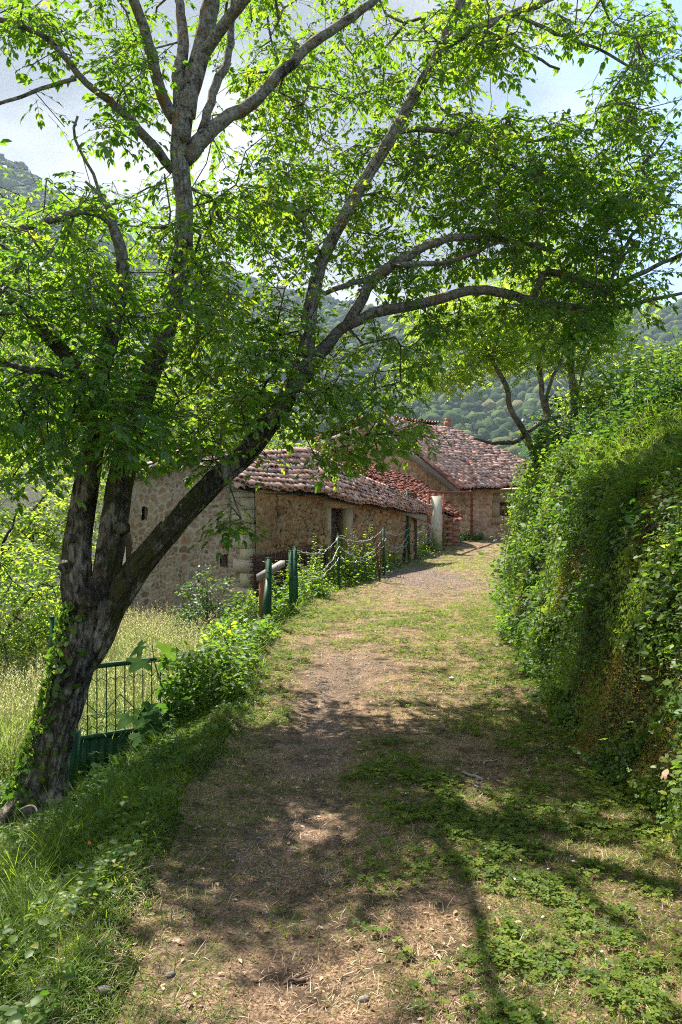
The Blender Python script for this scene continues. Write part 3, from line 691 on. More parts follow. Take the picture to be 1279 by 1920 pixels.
# leafy sprays along inner twigs
inner = np.arange(ns, len(pos)); inner = inner[RS.rand(len(inner)) < .10]
n = len(inner); a = RS.rand(n)*2*math.pi
compound(lv, None, pos[inner], np.stack([np.cos(a), np.sin(a), np.zeros(n)], 1), .15, .065, 2)
print('walnut leaf verts', lv.n, 'terminals', len(tp))
lv.build('crown', M['walnut_leaf'], wt, True)
rc_.build('leaf_stalks', M['stem_green'], wt)
# ivy and moss on the trunk
iv = Acc(); p, r = limb(LIMBS['T']); p, r = resample(p, r, .03)
n = 900; i = (RS.rand(n)**1.2*(len(p)-1)).astype(int); th = math.pi+RS.randn(n)*.75
off = np.stack([np.cos(th), -np.abs(np.sin(th))*1.0, np.zeros(n)], 1)
iv.inst(T_IVY, p[i]+off*(r[i]*1.06)[:, None]+jit(n, .012), rdir(n, -.5, .8)*np.array([.7, .7, 1]), off+jit(n, .3), .030+.025*RS.rand(n), .030+.02*RS.rand(n))
iv.build('ivy', M['bank_leaf'], wt)

# ------------------------------------------------------------------ generic trees and shrubs
def tree(name, label, cat, base, stems, lobes, mat, leaf=T_SMALL, L=(.10, .16), wr=.5, per=26, rad=.35, group=None, barkm='bark_thin', clus=None, step=.25, up=.0, r0=.004, pn='crown'):
    """stems: list of list of (x,y,z,r); lobes: (cx,cy,cz,rx,ry,rz,n) clusters"""
    o = empty(name, tuple(base), label, cat, group)
    tr = Acc(); sd = []
    for s in stems:
        s = np.array(s, float); p, r = resample(s[:, :3], s[:, 3], .15)
        p[1:-1] += RS.randn(len(p)-2, 3)*.01
        tr.tube(p, r, 10, .12); k = int(len(p)*.3); sd += list(p[k:])
    at = []
    for cx, cy, cz, rx, ry, rz, n in lobes:
        v = RS.randn(n, 3); v /= np.linalg.norm(v, axis=1, keepdims=True); v *= (RS.rand(n)**.4)[:, None]
        at.append(v*np.array([rx, ry, rz])+np.array([cx, cy, cz]))
    at = np.concatenate(at)
    pos, par, ns, term = grow(np.array(sd), at, step, .08)
    twigs(tr, pos, par, ns, r0, .45, .06, 4)
    tr.build('trunk', M[barkm], o, True)
    lf = Acc(); tp = pos[term]; n = len(tp)*per
    c = np.repeat(tp, per, 0); v = RS.randn(n, 3); v /= np.linalg.norm(v, axis=1, keepdims=True)+1e-9
    pp = c+v*(rad*RS.rand(n)**.6)[:, None]*np.array([1, 1, .7])
    tone = np.repeat(RS.rand(len(tp)), per)
    D = v*.6+rdir(n, up-.1, .7); LL = L[0]+(L[1]-L[0])*RS.rand(n)
    lf.inst(leaf, pp, D, np.array([[0, 0, 1.]])+jit(n, .55), LL, LL*wr, None, np.clip(.35*tone+.65*RS.rand(n), 0, 1))
    lf.build(pn, M[mat], o, False)
    return o
def G(x, y): return float(H(np.array(x), np.array(y)))

# slender multi-stemmed trees on the bank top
def stemp(l): return [(*P(a, b, d), w_*d/F/2*.72) for a, b, d, w_ in l]
s1 = stemp([(1000, 850, 14.5, 17), (985, 810, 14.4, 16), (955, 770, 14.3, 15), (950, 715, 14.2, 14), (930, 690, 14.1, 12), (905, 640, 14, 10), (895, 590, 14, 7)])
s1b = stemp([(985, 815, 14.5, 14), (960, 832, 14.2, 13), (925, 832, 13.8, 9), (890, 822, 13.5, 5)])
s1c = stemp([(985, 812, 14.5, 12), (1020, 790, 14.8, 12), (1050, 780, 15, 10)])
tree('leaning_sapling', 'thin crooked sapling curving left from the top of the right bank beside the farmhouse roof', 'tree', s1[0][:3], [s1, s1b, s1c],
     [(*P(880, 640, 14), 1.3, 1.1, .8, 60), (*P(790, 700, 13.5), .7, .8, .5, 18), (*P(960, 590, 14), .9, 1, .6, 35), (*P(840, 590, 14), 1., 1., .5, 35), (*P(860, 690, 14), .5, .6, .35, 14), (*P(930, 640, 14), .5, .7, .5, 20)], 'bright_leaf', T_PIN, (.16, .26), .8, 13, .42, None)
s2 = stemp([(1030, 800, 15, 16), (1015, 740, 15, 15), (1012, 690, 15, 13), (1003, 630, 15, 10), (985, 560, 15, 8), (975, 500, 15, 5)])
s2b = stemp([(1030, 790, 15, 12), (1020, 740, 15, 10), (1050, 680, 15, 8), (1065, 640, 15.2, 6)])
tree('upright_sapling', 'upright slender sapling with ivy at its foot, between the crooked and the forked sapling', 'tree', s2[0][:3], [s2, s2b],
     [(*P(1010, 600, 15), 1.0, 1, .9, 50), (*P(1050, 660, 15.3), .6, .6, .5, 14), (*P(960, 660, 15), .5, .6, .5, 12), (*P(1000, 500, 15), 1.2, 1, .6, 40)], 'bright_leaf', T_PIN, (.16, .26), .8, 13, .42)
s3 = stemp([(1078, 790, 15.5, 20), (1074, 720, 15.5, 19), (1068, 662, 15.5, 17), (1058, 640, 15.5, 10), (1052, 590, 15.5, 7), (1045, 540, 15.5, 5)])
s3b = stemp([(1070, 668, 15.5, 14), (1080, 630, 15.5, 12), (1082, 590, 15.4, 10), (1085, 540, 15.4, 6)])
s3c = stemp([(1082, 740, 15.5, 8), (1100, 670, 15.6, 7), (1130, 610, 15.8, 5)])
tree('forked_sapling', 'green-barked sapling forking into a Y on the right bank under the long walnut limb', 'tree', s3[0][:3], [s3, s3b, s3c],
     [(*P(1080, 590, 15.5), .9, 1, .7, 36), (*P(1140, 650, 15.8), .6, .6, .4, 14), (*P(1060, 520, 15.5), 1.2, 1, .6, 40), (*P(1190, 560, 16), 1., 1., .5, 20), (*P(1120, 610, 15.5), .8, .8, .5, 30), (*P(1090, 680, 15.5), .5, .5, .4, 14)], 'bright_leaf', T_PIN, (.16, .26), .8, 13, .42)

def shrub(name, label, x, y, h, w_, n, mat, leaf=T_SMALL, L=(.06, .1), wr=.5, per=30, rad=.2, cat='shrub', group=None, z=None, nst=5, pn='foliage', up=.1):
    z0 = G(x, y)-.05 if z is None else z
    st = []
    for k in range(nst):
        a = RS.rand()*6.28; q = RS.rand()*w_*.5
        st.append([(x+.05*math.cos(a), y+.05*math.sin(a), z0, .012+.01*h*.5), (x+q*.4*math.cos(a), y+q*.4*math.sin(a), z0+h*.4, .010), (x+q*math.cos(a), y+q*math.sin(a), z0+h*.8, .005)])
    return tree(name, label, cat, (x, y, z0), st, [(x, y, z0+h*.55, w_*.5, w_*.5, h*.45, n)], mat, leaf, L, wr, per, rad, group, 'bark_thin', None, .15, up, .0025, pn)
# bank-top hedge
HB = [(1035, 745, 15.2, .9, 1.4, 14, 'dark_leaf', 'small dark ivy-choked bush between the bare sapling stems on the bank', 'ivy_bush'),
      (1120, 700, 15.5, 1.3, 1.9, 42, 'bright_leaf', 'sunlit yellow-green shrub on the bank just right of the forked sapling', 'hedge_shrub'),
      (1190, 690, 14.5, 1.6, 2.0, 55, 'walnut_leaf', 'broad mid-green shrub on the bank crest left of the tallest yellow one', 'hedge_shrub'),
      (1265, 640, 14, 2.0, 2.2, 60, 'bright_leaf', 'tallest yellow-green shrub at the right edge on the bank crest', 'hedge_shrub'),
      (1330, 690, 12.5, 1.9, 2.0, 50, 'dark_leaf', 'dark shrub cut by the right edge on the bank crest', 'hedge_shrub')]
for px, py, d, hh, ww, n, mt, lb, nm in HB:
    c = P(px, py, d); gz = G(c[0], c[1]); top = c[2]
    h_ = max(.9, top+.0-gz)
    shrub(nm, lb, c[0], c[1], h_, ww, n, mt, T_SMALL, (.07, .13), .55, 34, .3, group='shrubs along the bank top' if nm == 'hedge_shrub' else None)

# left background: hazel thicket, trees beyond the barn
def bigtree(name, label, x, y, z, h, lobes, mat, L=(.10, .17), per=30, rad=.45, group=None, r=.16, leaf=T_SMALL):
    st = [[(x, y, z-.3, r), (x+.1, y, z+h*.35, r*.75), (x-.1, y+.1, z+h*.7, r*.4), (x, y, z+h*.95, r*.15)]]
    for k in range(4):
        a = k*1.7+.5; q = h*.25
        st.append([(x+.05, y, z+h*(.2+.1*k), r*.45), (x+q*.5*math.cos(a), y+q*.5*math.sin(a), z+h*(.4+.1*k), r*.3), (x+q*math.cos(a), y+q*math.sin(a), z+h*(.55+.1*k), r*.12)])
    return tree(name, label, 'tree', (x, y, z), st, lobes, mat, leaf, L, .5, per, rad, group, 'bark_thin', None, .35, 0, .006)
gz = G(-5.2, 11.5)
bigtree('hazel_tree', 'low leafy hazel left of the walnut trunk behind the pale grass', -5.3, 12.0, gz, 3.4, [(-5.4, 12, gz+1.4, 1.6, 1.2, 1.3, 130), (-4.4, 12.2, gz+1.0, .9, .8, .8, 50), (-6.6, 12, gz+1.3, 1.2, 1, 1.2, 50)], 'bright_leaf', (.07, .12), 34, .32, 'trees on the slope left of the barn', .08)
gz = G(-8, 17)
bigtree('hazel_tree', 'taller yellow-green hazel rising behind the low one at the left edge', -7.6, 16.5, gz, 6, [(-7.6, 16.5, gz+3.4, 2.2, 1.5, 1.8, 130), (-6.3, 17, gz+2.2, 1.2, 1.2, 1.2, 50)], 'bright_leaf', (.10, .16), 30, .42, 'trees on the slope left of the barn', .12)
gz = G(-3.5, 30)
bigtree('ash_tree', 'bright ash tree rising directly behind the stone barn ridge', -4.6, 26, gz, 10, [(-4.8, 26, 4.6, 2.6, 1.6, 1.7, 110), (-2.6, 27, 4.4, 1.8, 1.4, 1.5, 70), (-6.8, 26, 5.6, 1.8, 1.6, 2.2, 70), (-4.5, 26, 7.4, 2.2, 1.6, 1.6, 60)], 'bright_leaf', (.26, .42), 14, .6, None, .16, T_PIN)
gz = G(-9.5, 24)
bigtree('ash_tree', 'tall ash tree far left behind the hazels', -9.8, 22, gz, 10, [(-9.5, 22, 4.5, 2.2, 1.6, 2.6, 100), (-8.2, 22, 6.8, 2, 1.6, 1.6, 60), (-6.6, 22, 2.4, 1.5, 1.2, 1.9, 60), (-6.4, 22, 4.8, 1.6, 1.2, 1.2, 45)], 'bright_leaf', (.26, .42), 14, .6, None, .16, T_PIN)

# ------------------------------------------------------------------ far hills and forest
HP = [-700, -200, 0, 60, 150, 300, 450, 600, 750, 900, 1050, 1150, 1279, 1600, 2400]
HY = [120, 200, 292, 330, 400, 480, 525, 560, 590, 600, 600, 590, 572, 540, 560]
def ridge(az):
    px = 639.5+F*np.tan(az); e = (960-np.interp(px, HP, HY))/F*np.cos(az)
    return e
def hillpt(az, t):
    r = 210+t*620
    e = ridge(az)
    z = -45+(e*830+45)*np.clip(t, 0, 1)**1.05
    z = z+26*(fbm(az*9+3, t*4+1, 4, 40)-.5)*np.sin(np.clip(t, 0, 1)*math.pi)+10*(fbm(az*30, t*9, 3, 42)-.5)*(1-.6*t)
    return np.stack([r*np.sin(az), r*np.cos(az), z+CAMZ], -1)
azs = np.linspace(-.72, .72, 260); ts = np.linspace(-.25, 1, 90)
A_, T_ = np.meshgrid(azs, ts); Vh = hillpt(A_, np.clip(T_, -.1, 1)); 
hb = Acc(); idx = np.arange(A_.size).reshape(A_.shape)
f = np.stack([idx[:-1, :-1], idx[:-1, 1:], idx[1:, 1:], idx[1:, :-1]], -1).reshape(-1, 4)
hb.raw(Vh.reshape(-1, 3), [f], fbm(A_*20, T_*12, 3, 50).ravel())
back = Vh[-1].copy(); b2 = back*np.array([1.5, 1.5, 1]); b2[:, 2] = -60
m_ = len(back); hb.raw(np.concatenate([back, b2]), [np.array([[i, i+1, m_+i+1, m_+i] for i in range(m_-1)])], .5)
tag(hb.build('hills', M['hill'], smooth=True), kind='structure')
# rocky mountain high on the left
mt = Acc(); az = np.linspace(-1.0, .1, 120); tt = np.linspace(0, 1, 60); A2, T2 = np.meshgrid(az, tt)
px = 639.5+F*np.tan(A2); e = np.interp(px, [-2500, -400, -60, 0, 40, 100, 200, 330, 500, 800], [-.2, .50, .46, .455, .435, .405, .355, .30, .26, .2])
r2 = 900+T2*330+60*(fbm(A2*12, T2*4, 4, 60)-.5)
Z2 = (e*1200-60)*T2**.9+60*(fbm(A2*14, T2*6, 5, 61)-.5)*np.sin(T2*math.pi)+14*(fbm(A2*60, T2*20, 3, 62)-.5)
idx = np.arange(A2.size).reshape(A2.shape); f = np.stack([idx[:-1, :-1], idx[:-1, 1:], idx[1:, 1:], idx[1:, :-1]], -1).reshape(-1, 4)
mt.raw(np.stack([r2*np.sin(A2), r2*np.cos(A2), Z2], -1).reshape(-1, 3), [f], fbm(A2*40, T2*12, 4, 63).ravel())
tag(mt.build('mountain', M['rock'], smooth=True), kind='structure')
def ico(sub):
    import bmesh
    bm = bmesh.new(); bmesh.ops.create_icosphere(bm, subdivisions=sub, radius=1.)
    v = np.array([q.co[:] for q in bm.verts]); f_ = [tuple(l.index for l in q.verts) for q in bm.faces]; bm.free(); return v, f_
iv_, if_ = ico(2)
fr = Acc(); N_ = 12000
az = (RS.rand(N_)-.5)*1.04; t = np.sqrt(RS.rand(N_)*(1-.06)+.06)*1.0
pp = hillpt(az, t)
grp = RS.randint(0, 8, N_)
for k in range(8):
    tv = iv_*(1+.42*(RS.rand(len(iv_), 1)-.5)); tv[:, 2] *= 1.05
    s_ = grp == k; n = s_.sum(); rr = 1.8+4.2*RS.rand(n)**2.6
    a = RS.rand(n)*6.28
    fr.inst((tv, if_), pp[s_]+np.array([0, 0, 1.])*(rr*.4)[:, None], np.stack([np.cos(a), np.sin(a), 0*a], 1), np.array([[0, 0, 1.]])+jit(n, .15), rr, rr)
tag(fr.build('forest', M['forest'], smooth=False), 'distant broadleaf forest covering the hillside behind the farmhouse', 'forest', kind='stuff')

# ------------------------------------------------------------------ stone walls
def wall(acc, A, B, zb, zt, thick=.5, holes=(), res=.035, sx=.30, sz=.2, disp=.035, seed=0, lean=(0, 0), trim=(0, 0), plaster=None, warp=.5):
    """A,B: plan points; zb,zt: functions of s(m); holes (s0,s1,z0,z1)"""
    A = np.array(A, float); B = np.array(B, float); L = np.linalg.norm(B-A); D = (B-A)/L
    Nn = np.array([D[1], -D[0]])       # faces outward to the right of A->B
    ns_ = int(L/res)+1; hmax = max(zt(0), zt(L/2), zt(L))-min(zb(0), zb(L)); nz_ = int(hmax/res)+1
    s = np.linspace(0, L, ns_); v = np.linspace(0, 1, nz_)
    S, Vv = np.meshgrid(s, v); ZB = np.vectorize(zb)(S); ZT = np.vectorize(zt)(S); Z = ZB+(ZT-ZB)*Vv
    wx = S/sx+warp*(fbm(S*2.2, Z*2.6, 3, seed+1)-.5); wz = Z/sz+1.15*warp*(fbm(S*1.8, Z*2.5, 3, seed+2)-.5)
    f1, ed, cid = cell(wx, wz, seed)
    f1b, edb, cidb = cell(wx*2.1+5, wz*1.9, seed+30)
    sm = (fbm(S*1.7, Z*1.7, 3, seed+70) > .5); ed = np.where(sm, edb, ed); cid = np.where(sm, cidb, cid)
    edge = np.clip(ed*1.6, 0, 1)
    if plaster is not None:
        pm = plaster(S, Z); edge = edge*(1-.5*pm)+pm*.22; cid = cid*(1-.6*pm)+pm*.6*(.1+.5*fbm(S*5, Z*5, 3, 33)); pl_ = pm
    d = disp*((sstep(0, .35, edge) if plaster is None else sstep(0, .35, edge)*(1-pl_)+pl_*.8)*(.5+.7*cid)+.25*fbm(S*9, Z*9, 3, seed+8))+.05*(fbm(S*.7, Z*.7, 2, seed+4)-.5)
    ln = lean[0]*(1-S/L)*(1-Vv)
    X = A[0]+D[0]*S+Nn[0]*d-D[0]*ln; Y = A[1]+D[1]*S+Nn[1]*d-D[1]*ln
    idx = np.arange(S.size).reshape(S.shape)
    f = np.stack([idx[:-1, :-1], idx[:-1, 1:], idx[1:, 1:], idx[1:, :-1]], -1)
    cs = (S[:-1, :-1]+S[1:, 1:])/2; cz = (Z[:-1, :-1]+Z[1:, 1:])/2; keep = np.ones(cs.shape, bool)
    for h in holes: keep &= ~((cs > h[0]) & (cs < h[1]) & (cz > h[2]) & (cz < h[3]))
    acc.raw(np.stack([X, Y, Z], -1).reshape(-1, 3), [f[keep]], cid.ravel(), edge.ravel())
    # back, top and end faces
    Pb = lambda ss, zz, o: [A[0]+D[0]*ss-Nn[0]*o, A[1]+D[1]*ss-Nn[1]*o, zz]
    s2 = np.linspace(trim[0], L-trim[1], 9)
    for i in range(8):
        a, b = s2[i], s2[i+1]
        acc.raw([Pb(a, zb(a), thick), Pb(b, zb(b), thick), Pb(b, zt(b), thick), Pb(a, zt(a), thick)], [[3, 2, 1, 0]], .5, .5)
        acc.raw([Pb(a, zt(a), -.01), Pb(b, zt(b), -.01), Pb(b, zt(b), thick), Pb(a, zt(a), thick)], [[0, 1, 2, 3]], .5, .5)
    for a, tt_ in ((0, trim[0]), (L, trim[1])):
        if tt_: continue
        acc.raw([Pb(a, zb(a), -.02), Pb(a, zb(a), thick), Pb(a, zt(a), thick), Pb(a, zt(a), -.02)], [[0, 1, 2, 3]], .5, .5)
    for h in holes:
        z0, z1 = h[2], h[3]; q = .0
        for a in (h[0], h[1]):
            acc.raw([Pb(a, z0, q), Pb(a, z0, thick), Pb(a, z1, thick), Pb(a, z1, q)], [[0, 1, 2, 3]], .3, .5)
        acc.raw([Pb(h[0], z1, q), Pb(h[1], z1, q), Pb(h[1], z1, thick), Pb(h[0], z1, thick)], [[0, 1, 2, 3]], .3, .5)
        acc.raw([Pb(h[0], z0, q), Pb(h[1], z0, q), Pb(h[1], z0, thick), Pb(h[0], z0, thick)], [[0, 1, 2, 3]], .3, .5)
    return lambda ss, zz, o=0.: np.array(Pb(ss, zz, -o))
def arc(segs=5, t=.12):
    v = []; f = []
    for x in (0, 1):
        tp_ = 1.0 if x == 1 else .82
        for i in range(segs+1):
            a = math.pi*i/segs; v.append((x, -.5*math.cos(a)*tp_, .5*math.sin(a)*tp_))
        for i in range(segs+1):
            a = math.pi*i/segs; v.append((x, -.5*math.cos(a)*tp_*.8, .5*math.sin(a)*tp_*.78-.02))
    m = segs+1
    for i in range(segs):
        f.append((i, i+1, 2*m+i+1, 2*m+i))                 # outer
        f.append((m+i+1, m+i, 3*m+i, 3*m+i+1))             # inner
        f.append((2*m+i, 2*m+i+1, 3*m+i+1, 3*m+i))         # lower lip
    return v, f
T_TILE = arc()
def roof(name, parent, EL, ER, TR, TL, mat='tile', wt_=.175, ex=.26, seed=0, deck=True, messy=1., sag=.06):
    EL, ER, TR, TL = [np.array(q, float) for q in (EL, ER, TR, TL)]
    def at(u, v):
        b = EL*(1-u)+ER*u; t = TL*(1-u)+TR*u
        p = b*(1-v)+t*v; p = p.copy(); p[2] -= sag*4*u*(1-u)*(.4+.6*v)-.05*(vn(u*9+seed, v*5+seed)-.5); return p
    W_ = max(np.linalg.norm(ER-EL), np.linalg.norm(TR-TL)); Ls = max(np.linalg.norm(TL-EL), np.linalg.norm(TR-ER))
    nc = max(2, int(W_/wt_)); nr = max(2, int(Ls/ex))
    P_, D_, N_2, L_, Wd, Hs, Rn = [], [], [], [], [], [], []
    for i in range(nc+1):
        for j in range(nr):
            for kind in (0, 1):
                u = (i+(.5 if kind else 0))/nc
                if u > 1: continue
                top = at(u, min(1, (j+1.25)/nr)); bot = at(u, max(0, j/nr)); 
                w_here = np.linalg.norm((ER-EL)*(1-j/nr)+(TR-TL)*j/nr)/nc
                if w_here < wt_*.55 and i % 2: continue
                d = bot-top; l = np.linalg.norm(d)+.05; d = d/np.linalg.norm(d)
                s_ = (ER-EL)*(1-j/nr)+(TR-TL)*j/nr; s_ = s_/np.linalg.norm(s_); nn = np.cross(s_, -d); nn /= np.linalg.norm(nn)
                if nn[2] < 0: nn = -nn
                d = d+RS.randn(3)*.035*messy; lift = .02+.028*RS.rand()
                if kind == 0:
                    P_.append(top+nn*(.035+.012*RS.rand()*messy)+s_*RS.randn()*.012*messy); N_2.append(nn+RS.randn(3)*.05*messy); D_.append(d*l+nn*lift*1.2); Wd.append(wt_*.82+.015*RS.rand()); Hs.append(wt_*.72+.02*RS.rand())
                else:
                    P_.append(top+nn*.06+s_*RS.randn()*.01); N_2.append(-nn); D_.append(d*l+nn*lift); Wd.append(wt_*.9); Hs.append(wt_*.5)
                L_.append(l*(1+.05*RS.randn()*messy)); Rn.append(np.clip(.5+.27*RS.randn(), 0, 1))
    a = Acc(); a.inst(T_TILE, np.array(P_), np.array(D_), np.array(N_2), np.array(L_), np.array(Wd), np.array(Hs), np.array(Rn))
    rf = a.build(name, M[mat], parent)
    if deck:
        b = Acc(); m = 12
        for sgn in (0, 1):
            V = np.array([at(i/m, j/m)+np.array([0, 0, .0-.07*sgn]) for j in range(m+1) for i in range(m+1)])
            V = V+(V-V.mean(0))*(-.012)
            ii = np.arange((m+1)**2).reshape(m+1, m+1); f = np.stack([ii[:-1, :-1], ii[:-1, 1:], ii[1:, 1:], ii[1:, :-1]], -1).reshape(-1, 4)
            b.raw(V, [f])
        for (p, q) in ((EL, ER), (ER, TR), (TR, TL), (TL, EL)):
            for k in range(m):
                c0 = p+(q-p)*k/m; c1 = p+(q-p)*(k+1)/m
            
        b.build('roof_boards', M['wood_dark'], rf)
    return at, rf

# ------------------------------------------------------------------ the barn
barn = empty('stone_barn', (-1.75, 16, G(-1.75, 16)), 'low stone barn with mortared gable and sagging tiled roof behind the walnut tree', 'barn')
CB = np.array([-1.75, 16.]); LB = np.array([-4.86, 18.6]); EB = np.array([.85, 22.1]); EB2 = np.array([2.35, 25.3])
a = Acc()
Lg = np.linalg.norm(CB-LB); sap = Lg*(1-.4445)
gpt = wall(a, LB, CB, lambda s: -2.0, lambda s: np.interp(s, [0, sap, Lg], [2.36, 2.80, 2.06]), .5,
     [(.45*1, .45+.20, 1.42, 1.72), (3.08, 3.34, .46, .72), (3.45, 3.6, 1.5, 1.62)], .03, .27, .18, .022, 3, lean=(.42, 0), trim=(0, .6), warp=1.2)
# black voids of the small vents are the inside of the barn
a.build('gable_wall', M['gable_wall'], barn)
a = Acc(); Ls_ = np.linalg.norm(EB-CB)
d0, d1 = 3.72, 4.62
spt = wall(a, CB, EB, lambda s: -1.6, lambda s: 2.07-.01*s, .5, [(d0, d1, -.3, 1.70)], .034, .33, .17, .055, 17, plaster=lambda S, Z: np.clip(1-(S-.5-.9*fbm(S*1.6, Z*1.6, 3, 91)+.25)/.3, 0, 1)*.55, trim=(.45, 0), warp=.8)
spt2 = wall(a, EB, EB2, lambda s: -1.2, lambda s: np.interp(s, [0, 3.4], [2.02, 1.62]), .5, [], .045, .33, .17, .055, 19)
a.build('side_wall', M['dry_wall'], barn)
a = Acc()    # rear walls so that the inside stays dark
for p, q in ((LB, LB+np.array([2.2, 5.6])), (LB+np.array([2.2, 5.6]), EB2)):
    a.beam((p[0], p[1], .2), (q[0], q[1], .2), .4, 4.0)
a.build('rear_wall', M['dry_wall'], barn)
a = Acc(); z = -1.6; k = 0; rot_ = math.atan2(-.64, .77)
while z < 1.98:
    hh = .20+.14*RS.rand(); w1_, w2_ = (.52, .30) if k % 2 else (.30, .50)
    w1_ += .06*RS.rand(); w2_ += .06*RS.rand(); hh = min(hh, 2.02-z)
    u1 = np.array([-.77, .64, 0]); u2 = np.array([.395, .919, 0]); c = np.array([CB[0], CB[1], 0])+np.array([-.03, -.055, 0])*(1+.3*RS.rand())
    V = [c+u1*a_*w1_+u2*b_*w2_+np.array([0, 0, zz])+RS.randn(3)*.008 for zz in (z+.008, z+hh-.008) for a_, b_ in ((0, 0), (0, 1), (1, 1), (1, 0))]
    a.raw(V, [np.array([[0, 1, 2, 3], [7, 6, 5, 4], [0, 4, 5, 1], [1, 5, 6, 2], [2, 6, 7, 3], [3, 7, 4, 0]])], RS.rand()); z += hh; k += 1
a.build('corner_stones', M['quoin'], barn)
# door with stone surround
def slab(a, f, s0, s1, z0, z1, o0, o1, rnd=0.):
    V = [f(s, z, o) for o in (o0, o1) for s, z in ((s0, z0), (s1, z0), (s1, z1), (s0, z1))]
    a.raw(V, [np.array([[0, 3, 2, 1], [4, 5, 6, 7], [0, 1, 5, 4], [1, 2, 6, 5], [2, 3, 7, 6], [3, 0, 4, 7]])], rnd)
a = Acc()
for k in range(5):
    q = (d1-d0-.04)/5; slab(a, spt, d0+.02+k*q+.008, d0+.02+(k+1)*q-.008, -.28, 1.68, -.22, -.18, k*.2)
dr = a.build('door', M['wood_dark'], barn)
for z_ in (1.35, .2):
    a = Acc(); slab(a, spt, d0+.04, d1-.04, z_, z_+.1, -.178, -.15); a.build('ledge', M['wood_dark'], dr)
a = Acc(); slab(a, spt, d1-.2, d1-.14, .75, .9, -.15, -.12); a.build('latch', M['dark_rust'], dr)
a = Acc()
slab(a, spt, d0-.38, d0, -.3, .55, -.3, .055); slab(a, spt, d0-.30, d0, .56, 1.70, -.3, .06)
slab(a, spt, d1, d1+.62, -.3, .60, -.3, .055); slab(a, spt, d1, d1+.50, .61, 1.70, -.3, .06); slab(a, spt, d0-.45, d1+.62, 1.705, 1.98, -.3, .065)
a.build('door_surround', M['lintel'], barn)
# roof
def ext(p, d): return np.array(p)+np.array(d)
E0 = P(440, 910, 15.35); E1 = P(628, 928, 19.0); R0 = P(352, 846, 16.9); R1 = P(571, 843, 20.6); E2 = P(803, 962, 25.6)
Tm = P(571, 843, 20.6)
roof('roof', barn, E0, E1, R1, R0, seed=3)
roof('roof', barn, P(612, 932, 18.9), E2, P(806, 950, 25.9), R1+np.array([.02, .02, .01]), seed=5)
# left slope, seen edge-on
roof('roof', barn, P(352, 846, 16.9)*1.0+np.array([2.0, 5.0, -.1]), P(352, 846, 16.9), P(243, 893, 18.35), P(243, 893, 18.35)+np.array([2.2, 5.4, 0]), seed=6) if False else None
a = Acc()
pL = P(244, 888, 18.3); pA = P(350, 843, 16.85); pR = P(441, 908, 15.4)
for i in range(9):
    for (p, q) in ((pL, pA), (pA, pR)):
        u0, u1 = i/9, (i+1)/9+.02
        c0 = p+(q-p)*u0; c1 = p+(q-p)*u1
        a.inst(T_TILE, c0[None] if q[2] < p[2] else c1[None], ((c1-c0) if q[2] < p[2] else (c0-c1))[None], np.array([[0, 0, 1.]]), .46, .19, .15)
a.build('verge_tiles', M['tile'], barn)
a = Acc(); a.beam(pL+[0, .05, -.08], pA+[0, .05, -.08], .10, .12); a.beam(pA+[0, .05, -.08], pR+[0, .05, -.10], .10, .12); a.build('verge_board', M['wood_grey'], barn); a = Acc(); a.beam(P(705, 945, 23.0), P(795, 972, 25.3), .12, .16)
a.build('verge_board', M['wood_grey'], barn)
# left slope slab (behind the gable)
a = Acc()
bk = np.array([2.3, 5.2, 0])
a.raw([pL+[0, 0, -.02], pA+[0, 0, -.02], pA+bk+[0, 0, .1], pL+bk+[0, 0, .1]], [[0, 1, 2, 3]], .5); a.build('roof_boards', M['wood_dark'], barn)

# ------------------------------------------------------------------ the farmhouse
fh = empty('farmhouse', (5.05, 31, G(5.05, 31)), 'tall stone farmhouse with broad weathered tiled roof at the end of the path', 'house')
CH = np.array([5.05, 31.]); GL = np.array([-2.6, 35.3]); RH = np.array([9.4, 32.2])
Lh = np.linalg.norm(CH-GL)
a = Acc()
# gable apex under (690,784)
ax_ = P(692, 792, 33.1); sx_ = np.linalg.norm(ax_[:2]-GL)
wall(a, GL, CH, lambda s: -1.2, lambda s: np.interp(s, [0, sx_, Lh], [4.0, ax_[2]-.12, 2.42]), .5, [], .05, .36, .24, .05, 41, trim=(0, .5))
a.build('gable_wall', M['render_wall'], fh)
a = Acc()
w0 = P(938, 942, 31.3); w1 = P(962, 968, 31.3)
sw0 = (w0[0]-CH[0])*1.0; sw1 = (w1[0]-CH[0])*1.02+.02
hpt = wall(a, CH, RH, lambda s: -.6, lambda s: 2.46+.03*s, .5, [(sw0, sw1, w1[2], w0[2])], .04, .33, .22, .05, 47, trim=(.5, 0), plaster=lambda S, Z: sstep(.45, .62, fbm(S*1.4, Z*1.4, 3, 90))*.8)
a.build('front_wall', M['render_wall'], fh)
a = Acc(); p = GL+np.array([3, 9]); q = RH+np.array([-2, 7])
for u, v in ((GL, p), (p, q), (q, RH)): a.beam((u[0], u[1], 1), (v[0], v[1], 1), .4, 4.2)
a.build('rear_wall', M['render_wall'], fh)
a = Acc(); wz0, wz1 = w1[2], w0[2]
slab(a, hpt, sw0-.30, sw0, wz0-.05, wz1, -.28, .06); slab(a, hpt, sw1, sw1+.28, wz0-.05, wz1, -.28, .06)
slab(a, hpt, sw0-.26, sw1+.3, wz1+.003, wz1+.36, -.28, .065); slab(a, hpt, sw0-.32, sw1+.3, wz0-.32, wz0-.053, -.28, .07)
wn = a.build('window', M['lintel'], fh)
a = Acc(); wm = (sw0+sw1)/2
